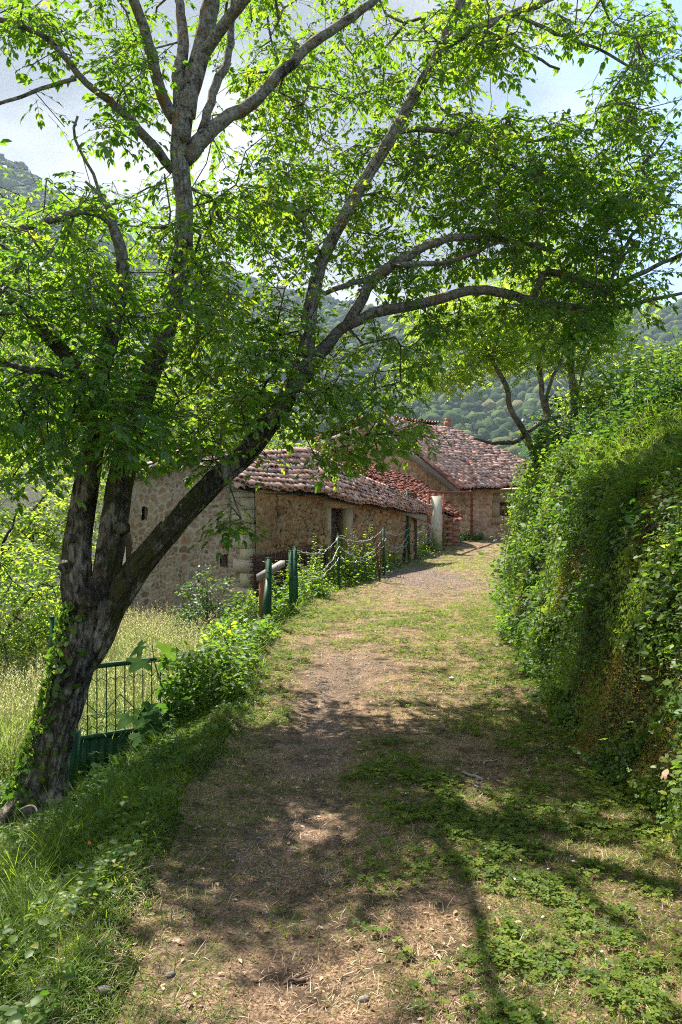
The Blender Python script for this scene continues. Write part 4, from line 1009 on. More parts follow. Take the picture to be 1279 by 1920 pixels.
slab(a, hpt, sw0+.01, sw0+.05, wz0, wz1, -.24, -.18); slab(a, hpt, sw1-.05, sw1-.01, wz0, wz1, -.24, -.18); slab(a, hpt, sw0+.05, sw1-.05, wz1-.05, wz1-.005, -.24, -.18); slab(a, hpt, sw0+.05, sw1-.05, wz0+.005, wz0+.05, -.24, -.18); slab(a, hpt, wm-.015, wm+.015, wz0+.05, wz1-.05, -.238, -.19)
a.build('frame', M['wood_dark'], wn)
a = Acc(); slab(a, hpt, sw0+.05, wm, wz0+.05, wz1-.05, -.235, -.215); slab(a, hpt, wm+.03, sw1-.05, wz0+.05, wz1-.05, -.25, -.23); a.build('shutter', M['wood_red'], wn)
eL = P(866, 917, 30.4); eR = P(1060, 904, 31.2); tR = P(842, 803, 36.2); tL = P(700, 776, 33.4)
roof('roof', fh, eL, eR, tR, tL, wt_=.19, ex=.28, seed=11, messy=1.3, sag=.12)
# far slope seen on edge
roof('roof', fh, P(584, 831, 35.3)+np.array([0, 0, 0]), P(584, 831, 35.3)+np.array([3.2, 4, .1]), tL+np.array([3.2, 3.4, 0]), tL+np.array([-.02, .02, .0]), 'red_tile', .23, .33, seed=12)
a = Acc()
a.beam(eL+[-.12, .02, -.16], P(700, 790, 33.3)+[0, 0, -.1], .08, .26); a.beam(P(700, 790, 33.3)+[0, 0, -.1], P(586, 838, 35.2), .08, .22)
a.build('verge_board', M['wood_grey'], fh)
a = Acc()
for i in range(15):
    c0 = tL+(eL-tL)*i/15; c1 = tL+(eL-tL)*(i+1.15)/15
    a.inst(T_TILE, (c0+[-.08, -.04, .02])[None], (c1-c0)[None], np.array([[0, 0, 1.]]), np.linalg.norm(c1-c0), .24, .20)
a.build('verge_tiles', M['red_tile'], fh)
a = Acc(); c = P(839, 800, 36.2); a.box(c+[0, 0, .08], (.28, .28, .34)); a.box(c+[.02, 0, .32], (.2, .2, .14), .4); a.build('ridge_stub', M['brick_red'], fh)
# red lean-to against the gable
a = Acc()
lt = empty('lean_to_roof', tuple(P(700, 905, 27)), 'narrow red tiled lean-to roof wedged between barn roof and farmhouse gable', 'roof')
roof('tiles', lt, P(655, 888, 25.5), P(862, 972, 29.0), P(790, 905, 31.6), P(640, 850, 30.5), 'red_tile', .22, .32, seed=15)
a.beam(P(700, 935, 26.6), P(700, 1020, 26.6), .2, .2); a.beam(P(845, 975, 28.9), P(845, 1040, 28.9), .2, .2); a.build('prop', M['wood_dark'], lt)

# brick pier with tile cap right of the metal panel
bp = empty('brick_pier', tuple(P(850, 1035, 28.6)), 'short red brick pier with tile coping just right of the pale gate panel', 'pier')
a = Acc(); c = P(849, 1040, 28.6); hh = 68*28.6/F
n = 12
for i in range(n):
    for j in range(2):
        a.box(c+np.array([(-.17 if (i+j) % 2 else .10)+.02*RS.randn()*.3, (j-.5)*.22, hh*(i+.5)/n]), (.30 if j else .26, .2, hh/n-.012), RS.randn()*.02, RS.rand())
a.box(c+[0, .0, hh/2], (.34, .36, hh-.02)); a.build('bricks', M['brick_red'], bp)
a = Acc()
for i in range(4):
    a.inst(T_TILE, (c+np.array([-.28+.17*i, .25, hh+.02]))[None], np.array([[0.15, -1, -.2]]), np.array([[0, 0, 1.]]), .5, .18, .12)
a.build('coping', M['red_tile'], bp)

# ------------------------------------------------------------------ gate frame with pale panel
gf = empty('gateway', tuple(P(816, 1045, 27.5)), 'rusty gate frame with a narrow pale flaking panel and a spiked pole beside the farmhouse', 'gate')
dp = 27.5
a = Acc(); b0 = P(808, 930, dp); b1 = P(829, 1046, dp)
a.box(((b0[0]+b1[0])/2, dp, (b0[2]+b1[2])/2), (b1[0]-b0[0], .04, b0[2]-b1[2])); a.build('panel', M['panel'], gf)
a = Acc()
a.beam(P(803.5, 924, dp), P(803.5, 1060, dp), .09, .09); a.beam(P(831.5, 926, dp-.01), P(831.5, 1054, dp-.01), .045, .06); a.beam(P(800, 923.5, dp-.02), P(884, 923, 30.2), .06, .08)
a.build('frame', M['rust'], gf)
a = Acc(); p0 = P(884.5, 922, 30.2); p1 = P(884.5, 1012, 30.2)
p, r = resample([p0, (p0+p1)/2, p1], [.05, .05, .05], .2); a.tube(p, r, 8)
for i in range(9): a.box(p0+(p1-p0)*(i+.4)/9+[.0, -.05, 0], (.16, .05, .035))
a.build('pole', M['rust'], gf)

# ------------------------------------------------------------------ wire fence
fence = empty('wire_fence', tuple(P(500, 1180, 10.8)), 'run of green posts strung with slack barbed wire along the left path edge', 'fence')
posts = [((504, 1048, 10.9), (503, 1188, 10.9), .085), ((545, 1034, 12.4), (548, 1165, 12.4), .07), ((553, 1026, 13.0), (556, 1150, 13.0), .075), ((634, 1002, 16.2), (636, 1108, 16.2), .06), ((719, 988, 20.), (720, 1083, 20.), .06), ((763.5, 918, 24.5), (768, 1060, 24.5), .085)]
for t_, b_, wd in posts:
    a = Acc(); p0 = P(*b_)-[0, 0, .3]; p1 = P(*t_); a.beam(p0, p1, wd, wd*.45)
    a.box(p1+[0, 0, .008], (wd*1.04, wd*.5, .016))
    for k in range(4): a.box(p0+(p1-p0)*(.35+.17*k)+[-.0, -wd*.26, 0], (wd*.5, .012, .018))
    a.build('post', M['green_post'], fence)
a = Acc(); a.beam(P(490, 1190, 10.7), P(503, 1085, 10.9), .07, .05); a.build('brace', M['green_post'], fence)
a = Acc(); a.beam(P(757, 1060, 24.2), P(764, 985, 24.4), .07, .05); a.build('brace', M['green_post'], fence)
tops = [P(553, 1030, 12.9), P(636, 1006, 16.1), P(719, 993, 19.9), P(766, 990, 24.4), P(803, 985, 27.4)]
for dz, sg in ((0, .18), (-.42, .22), (-.2, .34)):
    a = Acc()
    for p0, p1 in zip(tops[:-1], tops[1:]):
        u = np.linspace(0, 1, 22)[:, None]; z = -sg*4*u*(1-u)
        q = p0+(p1-p0)*u+np.concatenate([0*u, 0*u, z+dz], 1)+RS.randn(22, 3)*.012
        a.stick(q[:-1], q[1:], .007, .007, 4)
        bb = q[1:-1:2]; a.stick(bb+jit(len(bb), .03), bb+jit(len(bb), .03), .005, .005, 3)
    a.build('wire', M['wire'], fence)
# tangle of wire by the gate frame
tg = Acc(); an = np.linspace(0, 60, 300); q = P(794, 1005, 27.1)+np.stack([np.cos(an)*(.22+.1*np.sin(an*.31))+.12*np.sin(an*.13), .15*np.sin(an*.7), np.sin(an)*.16+.28*np.cos(an*.11)], 1)
tg.stick(q[:-1], q[1:], .008, .008, 3)
tag(tg.build('wire_coil', M['wire']), 'tangled loose coil of grey wire hanging against the gate frame', 'wire')

# wooden handrail at the near corner of the fence
hr = empty('handrail', tuple(P(491, 1150, 11.3)), 'weathered grey rail on a reddish timber post beside the nearest fence post', 'railing')
a = Acc(); a.beam(P(491, 1180, 11.3), P(490.5, 1084, 11.3), .07, .07); a.build('post', M['wood_red'], hr)
a = Acc(); a.beam(P(486, 1083, 11.25), P(530, 1056, 13.0), .08, .09); a.build('rail', M['wood_grey'], hr)

# rusty reinforcing meshes leaning on the barn wall
mspt = lambda s, z, o: spt(s, z, o)
for k in range(6):
    a = Acc(); z0 = .02+.03*RS.rand(); hh = .92; o = .16+.035*k; s0 = -.50+.12*RS.rand(); s1 = 3.1+.2*RS.rand()
    zz = .72+.03*RS.rand()-.05*k*.3
    for j in range(8):
        z = zz-.10*j-RS.rand()*.015; a.stick(spt(s0-.05*RS.rand(), z, o), spt(s1, z-.02, o), .007, .007, 4)
    for j in range(22):
        s = s0+.08+(s1-s0-.1)*j/21; a.stick(spt(s, zz+.06, o+.012), spt(s, zz-.76, o+.012+.05), .006, .006, 4)
    tag(a.build('rebar_mesh', M['dark_rust']), 'rusty steel reinforcing mesh sheet leaning in a stack against the barn side wall', 'mesh sheet', 'mesh sheets leaning on the barn')

# ------------------------------------------------------------------ green field gate
gt = empty('field_gate', tuple(P(210, 1440, 7.6)), 'green metal field gate with thin bars and solid lower panel behind the walnut trunk', 'gate')
GA, GB_ = P(118, 1258, 7.6), P(432, 1241, 8.6)
GA[2] = P(200, 1252, 7.75)[2]+.01
def gp(u, z, o=0.):
    p = GA+(GB_-GA)*u; return np.array([p[0], p[1]-o, GA[2]+z])
Hb = 130*7.8/F; Hl = 210*7.8/F
a = Acc(); a.beam(gp(0, 0), gp(1, 0), .035, .045); a.beam(gp(0, -Hb), gp(1, -Hb), .035, .04); a.beam(gp(0, .02), gp(0, -Hl-.3), .05, .05); a.beam(gp(1, .02), gp(1, -Hl), .05, .05)
a.build('frame', M['green_metal'], gt)
for k in range(19):
    u = (k+.5)/19; a = Acc(); a.stick(gp(u, -.01), gp(u, -Hb), .0065, .0065, 5)
    a.build('bar', M['green_metal'], gt)
for z in (-.12, -Hb+.10, -Hb+.20):
    a = Acc()
    for k in range(19):
        u0 = (k-.0)/19; um = (k+.5)/19; u1 = (k+1)/19
        a.stick(gp(u0, z, .012), gp(um, z-.035, .012), .004, .004, 4); a.stick(gp(um, z-.035, .012), gp(u1, z, .012), .004, .004, 4)
    a.build('scroll_bar', M['green_metal'], gt)
a = Acc()
for k in range(0, 18, 4):
    for sg in (-1, 1):
        a.stick(gp((k+2)/19, -.30, .015), gp((k+2+sg*1.6)/19, -.46, .015), .005, .005, 4)
a.stick(gp(0, -.47, .015), gp(1, -.47, .015), .004, .004, 4); a.build('scrollwork', M['green_metal'], gt)
a = Acc()
for k in range(40):
    u0 = k/40; u1 = (k+1)/40; o0 = .018*(k % 2); o1 = .018*((k+1) % 2)
    V = [gp(u0, -Hb-.02, o0), gp(u1, -Hb-.02, o1), gp(u1, -Hl-.15, o1), gp(u0, -Hl-.15, o0), gp(u0, -Hb-.02, o0-.006), gp(u1, -Hb-.02, o1-.006), gp(u1, -Hl-.15, o1-.006), gp(u0, -Hl-.15, o0-.006)]
    a.raw(V, [np.array([[0, 1, 2, 3], [7, 6, 5, 4], [0, 4, 5, 1], [3, 2, 6, 7]])])
a.build('lower_panel', M['green_metal'], gt)
# gate post behind the trunk
a = Acc(); c = P(118, 1470, 7.0); a.beam(c+[0, 0, -.3], P(132, 1370, 7.0), .16, .1)
tag(a.build('gate_post', M['green_metal']), 'stout green gate post half hidden by the foot of the walnut trunk', 'post')
a = Acc(); a.beam(P(98, 1290, 9.6), P(98.5, 1158, 9.6), .05, .05); a.box(P(98.5, 1157, 9.6), (.06, .06, .02))
tag(a.build('fence_post', M['green_post']), 'slim green post left of the walnut trunk against the hazel', 'post')
# pale corrugated sheet behind the gate
a = Acc(); n = 24
c0 = P(352, 1292, 9.6); ux = P(402, 1240, 9.6)-P(362, 1245, 9.6)
o_ = P(372, 1236, 9.75); r_ = P(420, 1236, 9.6)-o_; d_ = P(338, 1300, 9.2)-o_
V = []
for i in range(n+1):
    h_ = .012*math.sin(i*1.57*1.0)
    for j in (0, 1):
        for tk in (0, .006): V.append(o_+r_*i/n+d_*j+np.array([0, -h_-tk, h_*.5]))
f = []
for i in range(n):
    b = i*4; f += [(b, b+4, b+6, b+2), (b+1, b+3, b+7, b+5), (b, b+1, b+5, b+4), (b+2, b+6, b+7, b+3)]
a.raw(V, [np.array(f)]); tag(a.build('corrugated_sheet', M['pale_sheet']), 'pale corrugated sheet leaning in the grass behind the field gate', 'sheet')

# ------------------------------------------------------------------ plants by the barn and gate
rb = P(385, 1110, 14.6); rz = G(rb[0], rb[1])
shrub('rose_bush', 'dark rose bush with a few pale pink blooms against the mortared barn gable', rb[0], rb[1], 1.75, 1.3, 60, 'dark_leaf', T_SMALL, (.05, .09), .6, 34, .2, nst=8)
ro = [o for o in C.objects if o.name.startswith('rose_bush')][0]
a = Acc()
for k in range(11):
    a = Acc(); c = np.array([rb[0]+.5*RS.randn()*.7, rb[1]-.55-.1*RS.rand(), rz+1.0+.35*RS.randn()])
    for q in range(9):
        d = rdir(1, .2, 1.2); a.inst(T_LEAF, c[None], d, np.array([[0, -1, .3]]), .04, .035)
    a.build('flower', M['petal'], ro)

def bigleaf(name, label, stems, mat, Ls=(.16, .24), n=16, cat='plant', seed=0):
    b = stems[0][0]; o = empty(name, tuple(b), label, cat)
    st = Acc(); lf = Acc()
    for s in stems:
        s = np.array(s); p, r = resample(s, np.linspace(.012, .004, len(s)), .08); st.tube(p, r, 6)
        k = (RS.rand(n)*.8+.2)*(len(p)-1)
        for q in k:
            c = p[int(q)]; d = rdir(1, .15, .5); d[0, 1] -= .5
            L = Ls[0]+(Ls[1]-Ls[0])*RS.rand(); e = c+d[0]*L*.6
            st.stick(c, e, .003, .0025, 4)
            dd = np.array([[d[0, 0], d[0, 1], -.5]]); lf.inst(T_LOBED, e[None], dd, np.array([[0, -.75, .8]])+jit(1, .25), L*.75, L*.72)
    st.build('stem', M['stem_green'], o); lf.build('foliage', M[mat], o)
    return o
b = P(300, 1400, 7.2)
bigleaf('sycamore_sapling', 'sycamore sapling with big lobed leaves rising in front of the field gate', [[P(330, 1400, 7.1), P(320, 1330, 7.1), P(290, 1250, 7.1), P(285, 1205, 7.1)], [P(330, 1400, 7.1), P(325, 1310, 7.0), P(335, 1250, 7.0), P(330, 1215, 7)], [P(330, 1400, 7.1), P(280, 1370, 7.0), P(260, 1330, 6.9)], [P(340, 1400, 7.1), P(370, 1330, 7.1), P(385, 1290, 7.1)]], 'sycamore_leaf', (.19, .29), 12)
bigleaf('sycamore_seedling', 'small sycamore seedling with bright lobed leaves low beside the gate panel', [[P(215, 1500, 6.2), P(210, 1450, 6.2), P(205, 1415, 6.2)], [P(215, 1500, 6.2), P(235, 1450, 6.2), P(240, 1420, 6.2)]], 'sycamore_leaf', (.13, .18), 5)
shrub('bramble_bush', 'dark bramble mound on the verge right of the field gate', P(392, 1400, 6.9)[0], 6.9, .62, .75, 36, 'bank_leaf', T_SMALL, (.04, .08), .65, 34, .16)
shrub('bramble_bush', 'lower bramble mound on the verge nearer the path than the one at the gate', P(410, 1330, 7.6)[0], 7.8, .42, .9, 32, 'bank_leaf', T_SMALL, (.04, .08), .65, 34, .16)
shrub('bramble_bush', 'bramble and bindweed mound at the foot of the nearest green fence post', P(440, 1240, 9.4)[0], 9.6, .5, .9, 36, 'walnut_leaf', T_SMALL, (.04, .08), .65, 30, .17)
shrub('dark_bush', 'dark low bush under the leafy weeds at the barn corner', P(470, 1215, 11.5)[0], 12, .7, 1.0, 26, 'bank_leaf', T_SMALL, (.05, .09), .6, 28, .18)

# tall weeds lining the fence
def weed(name, label, x, y, h, n_st, mat, group, sp=.28, cat='weed', Lf=.09):
    z0 = G(x, y)-.03; o = empty(name, (x, y, z0), label, cat, group)
    st = Acc(); lf = Acc()
    if group and 'fence' in group: h *= 1.08; n_st = int(n_st*1.2); sp *= 1.25
    for k in range(n_st):
        a = RS.rand()*6.28; q = sp*math.sqrt(RS.rand()); hh = h*(.45+.65*RS.rand()); bx, by = x+q*math.cos(a), y+q*math.sin(a)
        l = RS.randn(2)*.17*hh
        zb = G(bx, by)-.03
        if abs(zb-z0) > .55: continue
        pts = np.array([[bx, by, zb], [bx+l[0]*.4, by+l[1]*.4, zb+hh*.5], [bx+l[0], by+l[1], zb+hh]])
        st.stick(pts[:-1], pts[1:], .005, .003, 4)
        st.stick(np.array([x, y, z0-.02]), pts[0], .006, .006, 3)
        m = int(hh/(.035+.03*RS.rand())); Lk = .6+.9*RS.rand(); wk = .32+.3*RS.rand(); tn = RS.rand()*.5; u = np.linspace(.12, 1, m); c = np.stack([np.interp(u, [0, .5, 1], pts[:, j]) for j in range(3)], 1)
        ph = np.arange(m)*1.57+RS.rand()*6+RS.randn(m)*.45; c = c+RS.randn(m, 3)*np.array([.004, .004, .012])
        for sgn in (0, math.pi):
            d = np.stack([np.cos(ph+sgn), np.sin(ph+sgn), .25+.35*RS.randn(m)], 1)
            L = Lf*Lk*(1.15-.75*u)*(.6+.8*RS.rand(m)); lf.inst(T_LEAF, c, d, np.array([[0, 0, 1.]])+jit(m, .45), L, L*wk, None, np.clip(tn+.4*u+.2*RS.randn(m), 0, 1))
    k = n_st*26; v = RS.randn(k, 3)*np.array([sp*.75, sp*.75, h*.22]); q = np.array([x, y, 0])+v; q[:, 2] = H(q[:, 0], q[:, 1])+.05+np.abs(v[:, 2]); L = .03+.055*RS.rand(k)
    q = q[np.abs(q[:, 2]-z0) < h*.9]; k = len(q); L = L[:k]
    lf.inst(T_LEAF, q, rdir(k, .2, 1.), UPV0+jit(k, .5), L, L*.6, None, np.clip(.25+.25*RS.randn(k), 0, 1))
    st.build('stems', M['stem_green'], o); lf.build('foliage', M[mat], o); return o
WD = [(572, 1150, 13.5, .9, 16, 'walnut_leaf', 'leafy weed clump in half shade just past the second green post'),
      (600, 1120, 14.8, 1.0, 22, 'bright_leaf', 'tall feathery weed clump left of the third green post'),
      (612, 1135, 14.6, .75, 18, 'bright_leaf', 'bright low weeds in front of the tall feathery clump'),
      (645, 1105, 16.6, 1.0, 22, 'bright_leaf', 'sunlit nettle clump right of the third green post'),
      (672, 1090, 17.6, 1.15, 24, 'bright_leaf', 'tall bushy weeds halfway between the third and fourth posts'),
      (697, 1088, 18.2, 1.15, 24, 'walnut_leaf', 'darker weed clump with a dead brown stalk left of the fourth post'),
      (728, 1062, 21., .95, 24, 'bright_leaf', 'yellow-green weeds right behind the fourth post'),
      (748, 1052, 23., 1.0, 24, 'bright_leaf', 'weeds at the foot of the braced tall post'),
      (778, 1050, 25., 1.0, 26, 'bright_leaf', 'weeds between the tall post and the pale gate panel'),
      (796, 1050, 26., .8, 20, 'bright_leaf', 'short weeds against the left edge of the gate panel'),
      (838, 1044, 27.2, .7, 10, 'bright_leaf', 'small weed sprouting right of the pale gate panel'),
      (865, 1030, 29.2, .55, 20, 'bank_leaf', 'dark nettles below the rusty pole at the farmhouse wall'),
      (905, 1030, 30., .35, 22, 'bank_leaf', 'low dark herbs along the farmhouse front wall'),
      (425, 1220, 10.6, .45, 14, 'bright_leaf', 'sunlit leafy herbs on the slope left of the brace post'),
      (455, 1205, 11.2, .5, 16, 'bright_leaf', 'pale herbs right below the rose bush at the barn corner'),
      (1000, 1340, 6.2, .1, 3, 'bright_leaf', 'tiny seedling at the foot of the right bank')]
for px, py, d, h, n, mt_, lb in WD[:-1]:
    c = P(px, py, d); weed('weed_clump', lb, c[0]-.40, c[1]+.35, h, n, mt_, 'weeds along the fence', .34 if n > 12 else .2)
# dead brown stalk
a = Acc(); c = P(712, 1090, 18.0); c[2] = G(c[0], c[1])
for k in range(5):
    e = c+np.array([.1*RS.randn(), .1*RS.randn(), 1.0+.3*RS.rand()]); a.stick(c, e, .014, .006, 5)
    for q in range(6):
        m0 = c+(e-c)*(.3+.6*RS.rand()); a.stick(m0, m0+rdir(1, .3, .6)[0]*.12, .005, .003, 3)
tag(a.build('dead_stalks', M['dark_rust']), 'dry brown stalks standing among the weeds left of the fourth post', 'dead plant')

# bank-top dark nettles
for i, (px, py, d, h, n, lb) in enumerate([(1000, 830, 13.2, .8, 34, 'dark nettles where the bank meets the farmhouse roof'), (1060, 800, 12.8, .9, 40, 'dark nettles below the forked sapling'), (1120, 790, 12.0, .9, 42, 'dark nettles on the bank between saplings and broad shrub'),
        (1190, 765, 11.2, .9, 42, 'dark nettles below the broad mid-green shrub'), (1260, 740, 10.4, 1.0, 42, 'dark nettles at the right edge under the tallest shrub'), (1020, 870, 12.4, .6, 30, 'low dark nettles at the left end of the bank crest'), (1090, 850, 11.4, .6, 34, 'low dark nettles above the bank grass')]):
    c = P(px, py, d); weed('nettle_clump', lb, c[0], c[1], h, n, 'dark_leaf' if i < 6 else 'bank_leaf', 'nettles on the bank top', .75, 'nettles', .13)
c = P(1240, 900, 4.9); weed('bank_herb', 'tall bright leafy herb sprouting at the right edge of the bank face', c[0], c[1], .45, 4, 'bright_leaf', None, .12, 'plant', .10)

# ------------------------------------------------------------------ scatter helpers
def scatter(n, x0, x1, y0, y1, keep=None, near=None):
    m = int(n*1.0); x = x0+(x1-x0)*RS.rand(m); y = y0+(y1-y0)*RS.rand(m)
    if near is not None: y = y0+(y1-y0)*RS.rand(m)**near
    if keep is not None:
        k = RS.rand(m) < keep(x, y); x = x[k]; y = y[k]
    return x, y
def onpath(x, y): return ((x > xl(y)) & (x < xr(y))).astype(float)
def green(x, y):
    g = .16+1.7*(fbm(x*2.3+4, y*1.9, 4, 101)-.46)
    g += 1.1*np.exp(-((x-.40)/.26)**2-((y-4.7)/.6)**2)
    g += .75*sstep(.35, .8, x-.02*(y-3))*(1-sstep(4.2, 5.0, y))*np.clip(fbm(x*4, y*4, 3, 7)*2.2+.05, 0, 1.3)
    g += .5*np.exp(-((x-xr(y)+.35)/.35)**2)*(.4+fbm(x*2, y*2, 2, 7))*(y > 4)
    g += .35*sstep(.3, .7, x)*(1-sstep(4.0, 5.2, y))+.30*np.exp(-((y-17)/3.)**2)*(fbm(x*2, y, 3, 16) > .45)
    g += 1.0*np.exp(-((y-11.5)/3.2)**2)*np.clip(fbm(x*1.5, y*1.5, 3, 15)*1.6-.2, 0, 1)
    g += .75*np.exp(-((x-xl(y)-.05)/.30)**2)
    g += .9*np.exp(-((y-24)/3.)**2)
    g -= .9*gravel_mask(x, y)
    return np.clip(g, 0, 1)
UPV = np.array([[0, 0, 1.]])
def lay(acc, x, y, L, W, up, T=None, rnd=None, tilt=.35, zo=0.):
    n = len(x)
    if n == 0: return
    p = np.stack([x, y, H(x, y)+zo], 1); d = rdir(n, 0, .1); d[:, 2] = up*(.5+RS.rand(n)); 
    nn = -d*np.array([[1, 1, 0]])+np.array([[0, 0, 1.]])*1. + jit(n, tilt)
    g_ = RS.randint(0, 4, n) if T is None else None
    L = np.broadcast_to(L, (n,)); W = np.broadcast_to(W, (n,)); rnd = RS.rand(n) if rnd is None else rnd
    if T is not None: acc.inst(T, p, d, nn, L, W, None, rnd); return
    for k in range(4):
        s_ = g_ == k; acc.inst(BL[k], p[s_], d[s_], nn[s_], L[s_], W[s_], None, rnd[s_])

# straw: dead short grass on the path
st = Acc()
x, y = scatter(260000, -1.3, 2.3, 2.2, 6.2, lambda x, y: ((x > xl(y)-.15) & (x < xr(y)+.1))*(1-.30*green(x, y))*(1-.8*gravel_mask(x, y))*np.clip(2.6*fbm(x*3.2, y*3.2, 4, 55)-.75, .08, 1), 1.3)
lay(st, x, y, .02+.06*RS.rand(len(x))**2.5, .0028, .6, rnd=np.clip(fbm(x*6, y*6, 3, 3)*1.2-.15+.32*RS.randn(len(x)), 0, 1))
x, y = scatter(130000, -1.3, 3, 6, 14, lambda x, y: ((x > xl(y)-.15) & (x < xr(y)+.1))*(1-.75*green(x, y))*(1-.8*gravel_mask(x, y))*np.clip(2.6*fbm(x*3.2, y*3.2, 4, 55)-.75, .08, 1), 1.3)
lay(st, x, y, .03+.05*RS.rand(len(x)), .0042, .45, rnd=np.clip(fbm(x*6, y*6, 3, 3)*1.2-.15+.32*RS.randn(len(x)), 0, 1))
x, y = scatter(50000, -1, 8, 14, 31, lambda x, y: ((x > xl(y)-.2) & (x < xr(y)+.1))*(1-.75*green(x, y))*(1-.9*gravel_mask(x, y)))
lay(st, x, y, .05+.05*RS.rand(len(x)), .007, .4)
tag(st.build('dry_grass', M['straw']), 'short dead brown grass and straw covering the path', 'dry grass', kind='stuff')
# short green grass on path
gr = Acc()
x, y = scatter(190000, -1.2, 2.3, 2.2, 6.4, lambda x, y: ((x > xl(y)-.1) & (x < xr(y)+.2))*green(x, y)**1.3, 1.2)
lay(gr, x, y, .02+.055*RS.rand(len(x))**1.5, .003, .9, rnd=np.clip(.62+.32*RS.randn(len(x)), 0, 1))
x, y = scatter(90000, -1.2, 3.4, 6, 15, lambda x, y: ((x > xl(y)-.1) & (x < xr(y)+.2))*green(x, y)**1.2, 1.1)
lay(gr, x, y, .04+.06*RS.rand(len(x)), .005, .9, rnd=np.clip(.5+.25*RS.randn(len(x)), 0, 1))
x, y = scatter(60000, -1, 9, 15, 32, lambda x, y: ((x > xl(y)-.3) & (x < xr(y)+.2))*green(x, y))
lay(gr, x, y, .06+.08*RS.rand(len(x)), .010, .9, rnd=np.clip(.6+.25*RS.randn(len(x)), 0, 1))
tag(gr.build('path_grass', M['grass']), 'patches of short green grass growing in the path', 'grass', kind='stuff')
# clover
cl = Acc()
ck = lambda x, y: ((x > xl(y)+.1) & (x < xr(y)+.05))*np.clip(green(x, y)*1.3-.35, 0, 1)*np.clip(fbm(x*5.3, y*5.3, 4, 66)*4.5-1.75, 0, 1)
x, y = scatter(24000, .0, 2.2, 2.2, 6.0, ck)
n = len(x); p = np.stack([x, y, H(x, y)+.015+.03*RS.rand(n)], 1)
cl.inst(T_CLOVER, p, rdir(n, 0, .3), UPV+jit(n, .25), .022+.02*RS.rand(n), .022+.02*RS.rand(n))
x, y = scatter(26000, -.9, 3.0, 6.0, 13.0, ck)
n = len(x); p = np.stack([x, y, H(x, y)+.015+.03*RS.rand(n)], 1)
cl.inst(T_CLOVER, p, rdir(n, 0, .3), UPV+jit(n, .25), .035, .035)
tag(cl.build('clover', M['clover']), 'low clover spreading over the right side of the path', 'clover', kind='stuff')
fl = Acc()
x, y = scatter(60, .2, 2., 2.5, 8, lambda x, y: green(x, y)); n = len(x); z = H(x, y)+.05
for k in range(6): fl.inst(T_SMALL, np.stack([x, y, z], 1), rdir(n, .6, .8), UPV+jit(n, .3), .009, .006)
tag(fl.build('clover_flowers', M['white_petal']), 'scattered tiny white clover heads in the green patches', 'flowers', kind='stuff')

# gravel
def rock_t(s):
    v, f = ico(1); v = v*(1+.35*(np.random.RandomState(s).rand(len(v), 1)-.5)); v[:, 2] *= .55; return (v, f)
RT = [rock_t(s) for s in range(4)]
gv = Acc()
for (n0, x0, x1, y0, y1, s0, s1) in ((9000, -1., 1., 3., 10, .003, .013), (9000, .6, 4., 15, 25, .006, .02), (260, -1, 1.7, 2.4, 9, .003, .009)):
    x, y = scatter(n0, x0, x1, y0, y1, (lambda x, y: gravel_mask(x, y)*onpath(x, y)) if n0 > 1000 else onpath); n = len(x); rr = s0+(s1-s0)*RS.rand(n)**2.5
    g_ = RS.randint(0, 4, n); p = np.stack([x, y, H(x, y)+.008], 1)
    for k in range(4):
        q = g_ == k; gv.inst(RT[k], p[q], rdir(q.sum(), 0, .2), UPV+jit(q.sum(), .1), rr[q], rr[q]*.8)
tag(gv.build('gravel', M['pebble']), 'small grey stones exposed in the wheel track', 'gravel', kind='stuff')
# dead leaves on the path
dl = Acc(); x, y = scatter(5200, -1.2, 3., 2.3, 15, lambda x, y: onpath(x, y)*.9, 1.2); n = len(x); L = .008+.026*RS.rand(n)**2
dl.inst(T_LEAF, np.stack([x, y, H(x, y)+.012], 1), rdir(n, 0, .3), UPV+jit(n, .35), L, L*.5)
tag(dl.build('leaf_litter', M['straw']), 'fallen brown leaves scattered on the path', 'leaf litter', kind='stuff')

# left verge: lush grass
vg = Acc()
def vk(x, y):
    d = xl(y)-x; return ((d > -.05) & (d < 3.2))*(.35+.9*fbm(x*2, y*2, 3, 33))
x, y = scatter(130000, -3.2, -.6, 2.2, 7.5, vk)
d = xl(y)-x; L = (.05+.34*RS.rand(len(x))**1.4*np.clip(d*2, .2, 1)*np.clip(3.2*fbm(x*2.4, y*2.4, 3, 12)-1.0, .12, 1.3))
lay(vg, x, y, L, .0045, 1.1, rnd=np.clip(.38+.24*RS.randn(len(x)), 0, 1))
x, y = scatter(50000, -4., 1.6, 7.5, 21, lambda x, y: ((xl(y)-x > -.05) & (xl(y)-x < 2.5))*.8)
lay(vg, x, y, .10+.2*RS.rand(len(x)), .007, 1.2, rnd=np.clip(.45+.25*RS.randn(len(x)), 0, 1))
tag(vg.build('verge_grass', M['grass']), 'long lush grass on the left verge sloping away from the path', 'grass', kind='stuff')
hb_ = Acc()
x, y = scatter(46000, -3, -.75, 2.2, 7.5, lambda x, y: ((xl(y)-x > .02))*np.clip(fbm(x*3.1, y*3.1, 4, 44)*3-1.0, 0, 1))
n = len(x); zz = H(x, y)+.02+.22*RS.rand(n)*np.clip(3*fbm(x*2.2, y*2.2, 2, 46)-1.1, .1, 1); L = .014+.036*RS.rand(n)**1.6
hb_.inst(T_LEAF, np.stack([x, y, zz], 1), rdir(n, .1, .5), UPV+jit(n, .4), L, L*.65)
x, y = scatter(14000, -3, -.8, 7.5, 14, lambda x, y: ((xl(y)-x > .02) & (xl(y)-x < 2)).astype(float))
n = len(x); zz = H(x, y)+.02+.16*RS.rand(n); L = .04+.05*RS.rand(n)
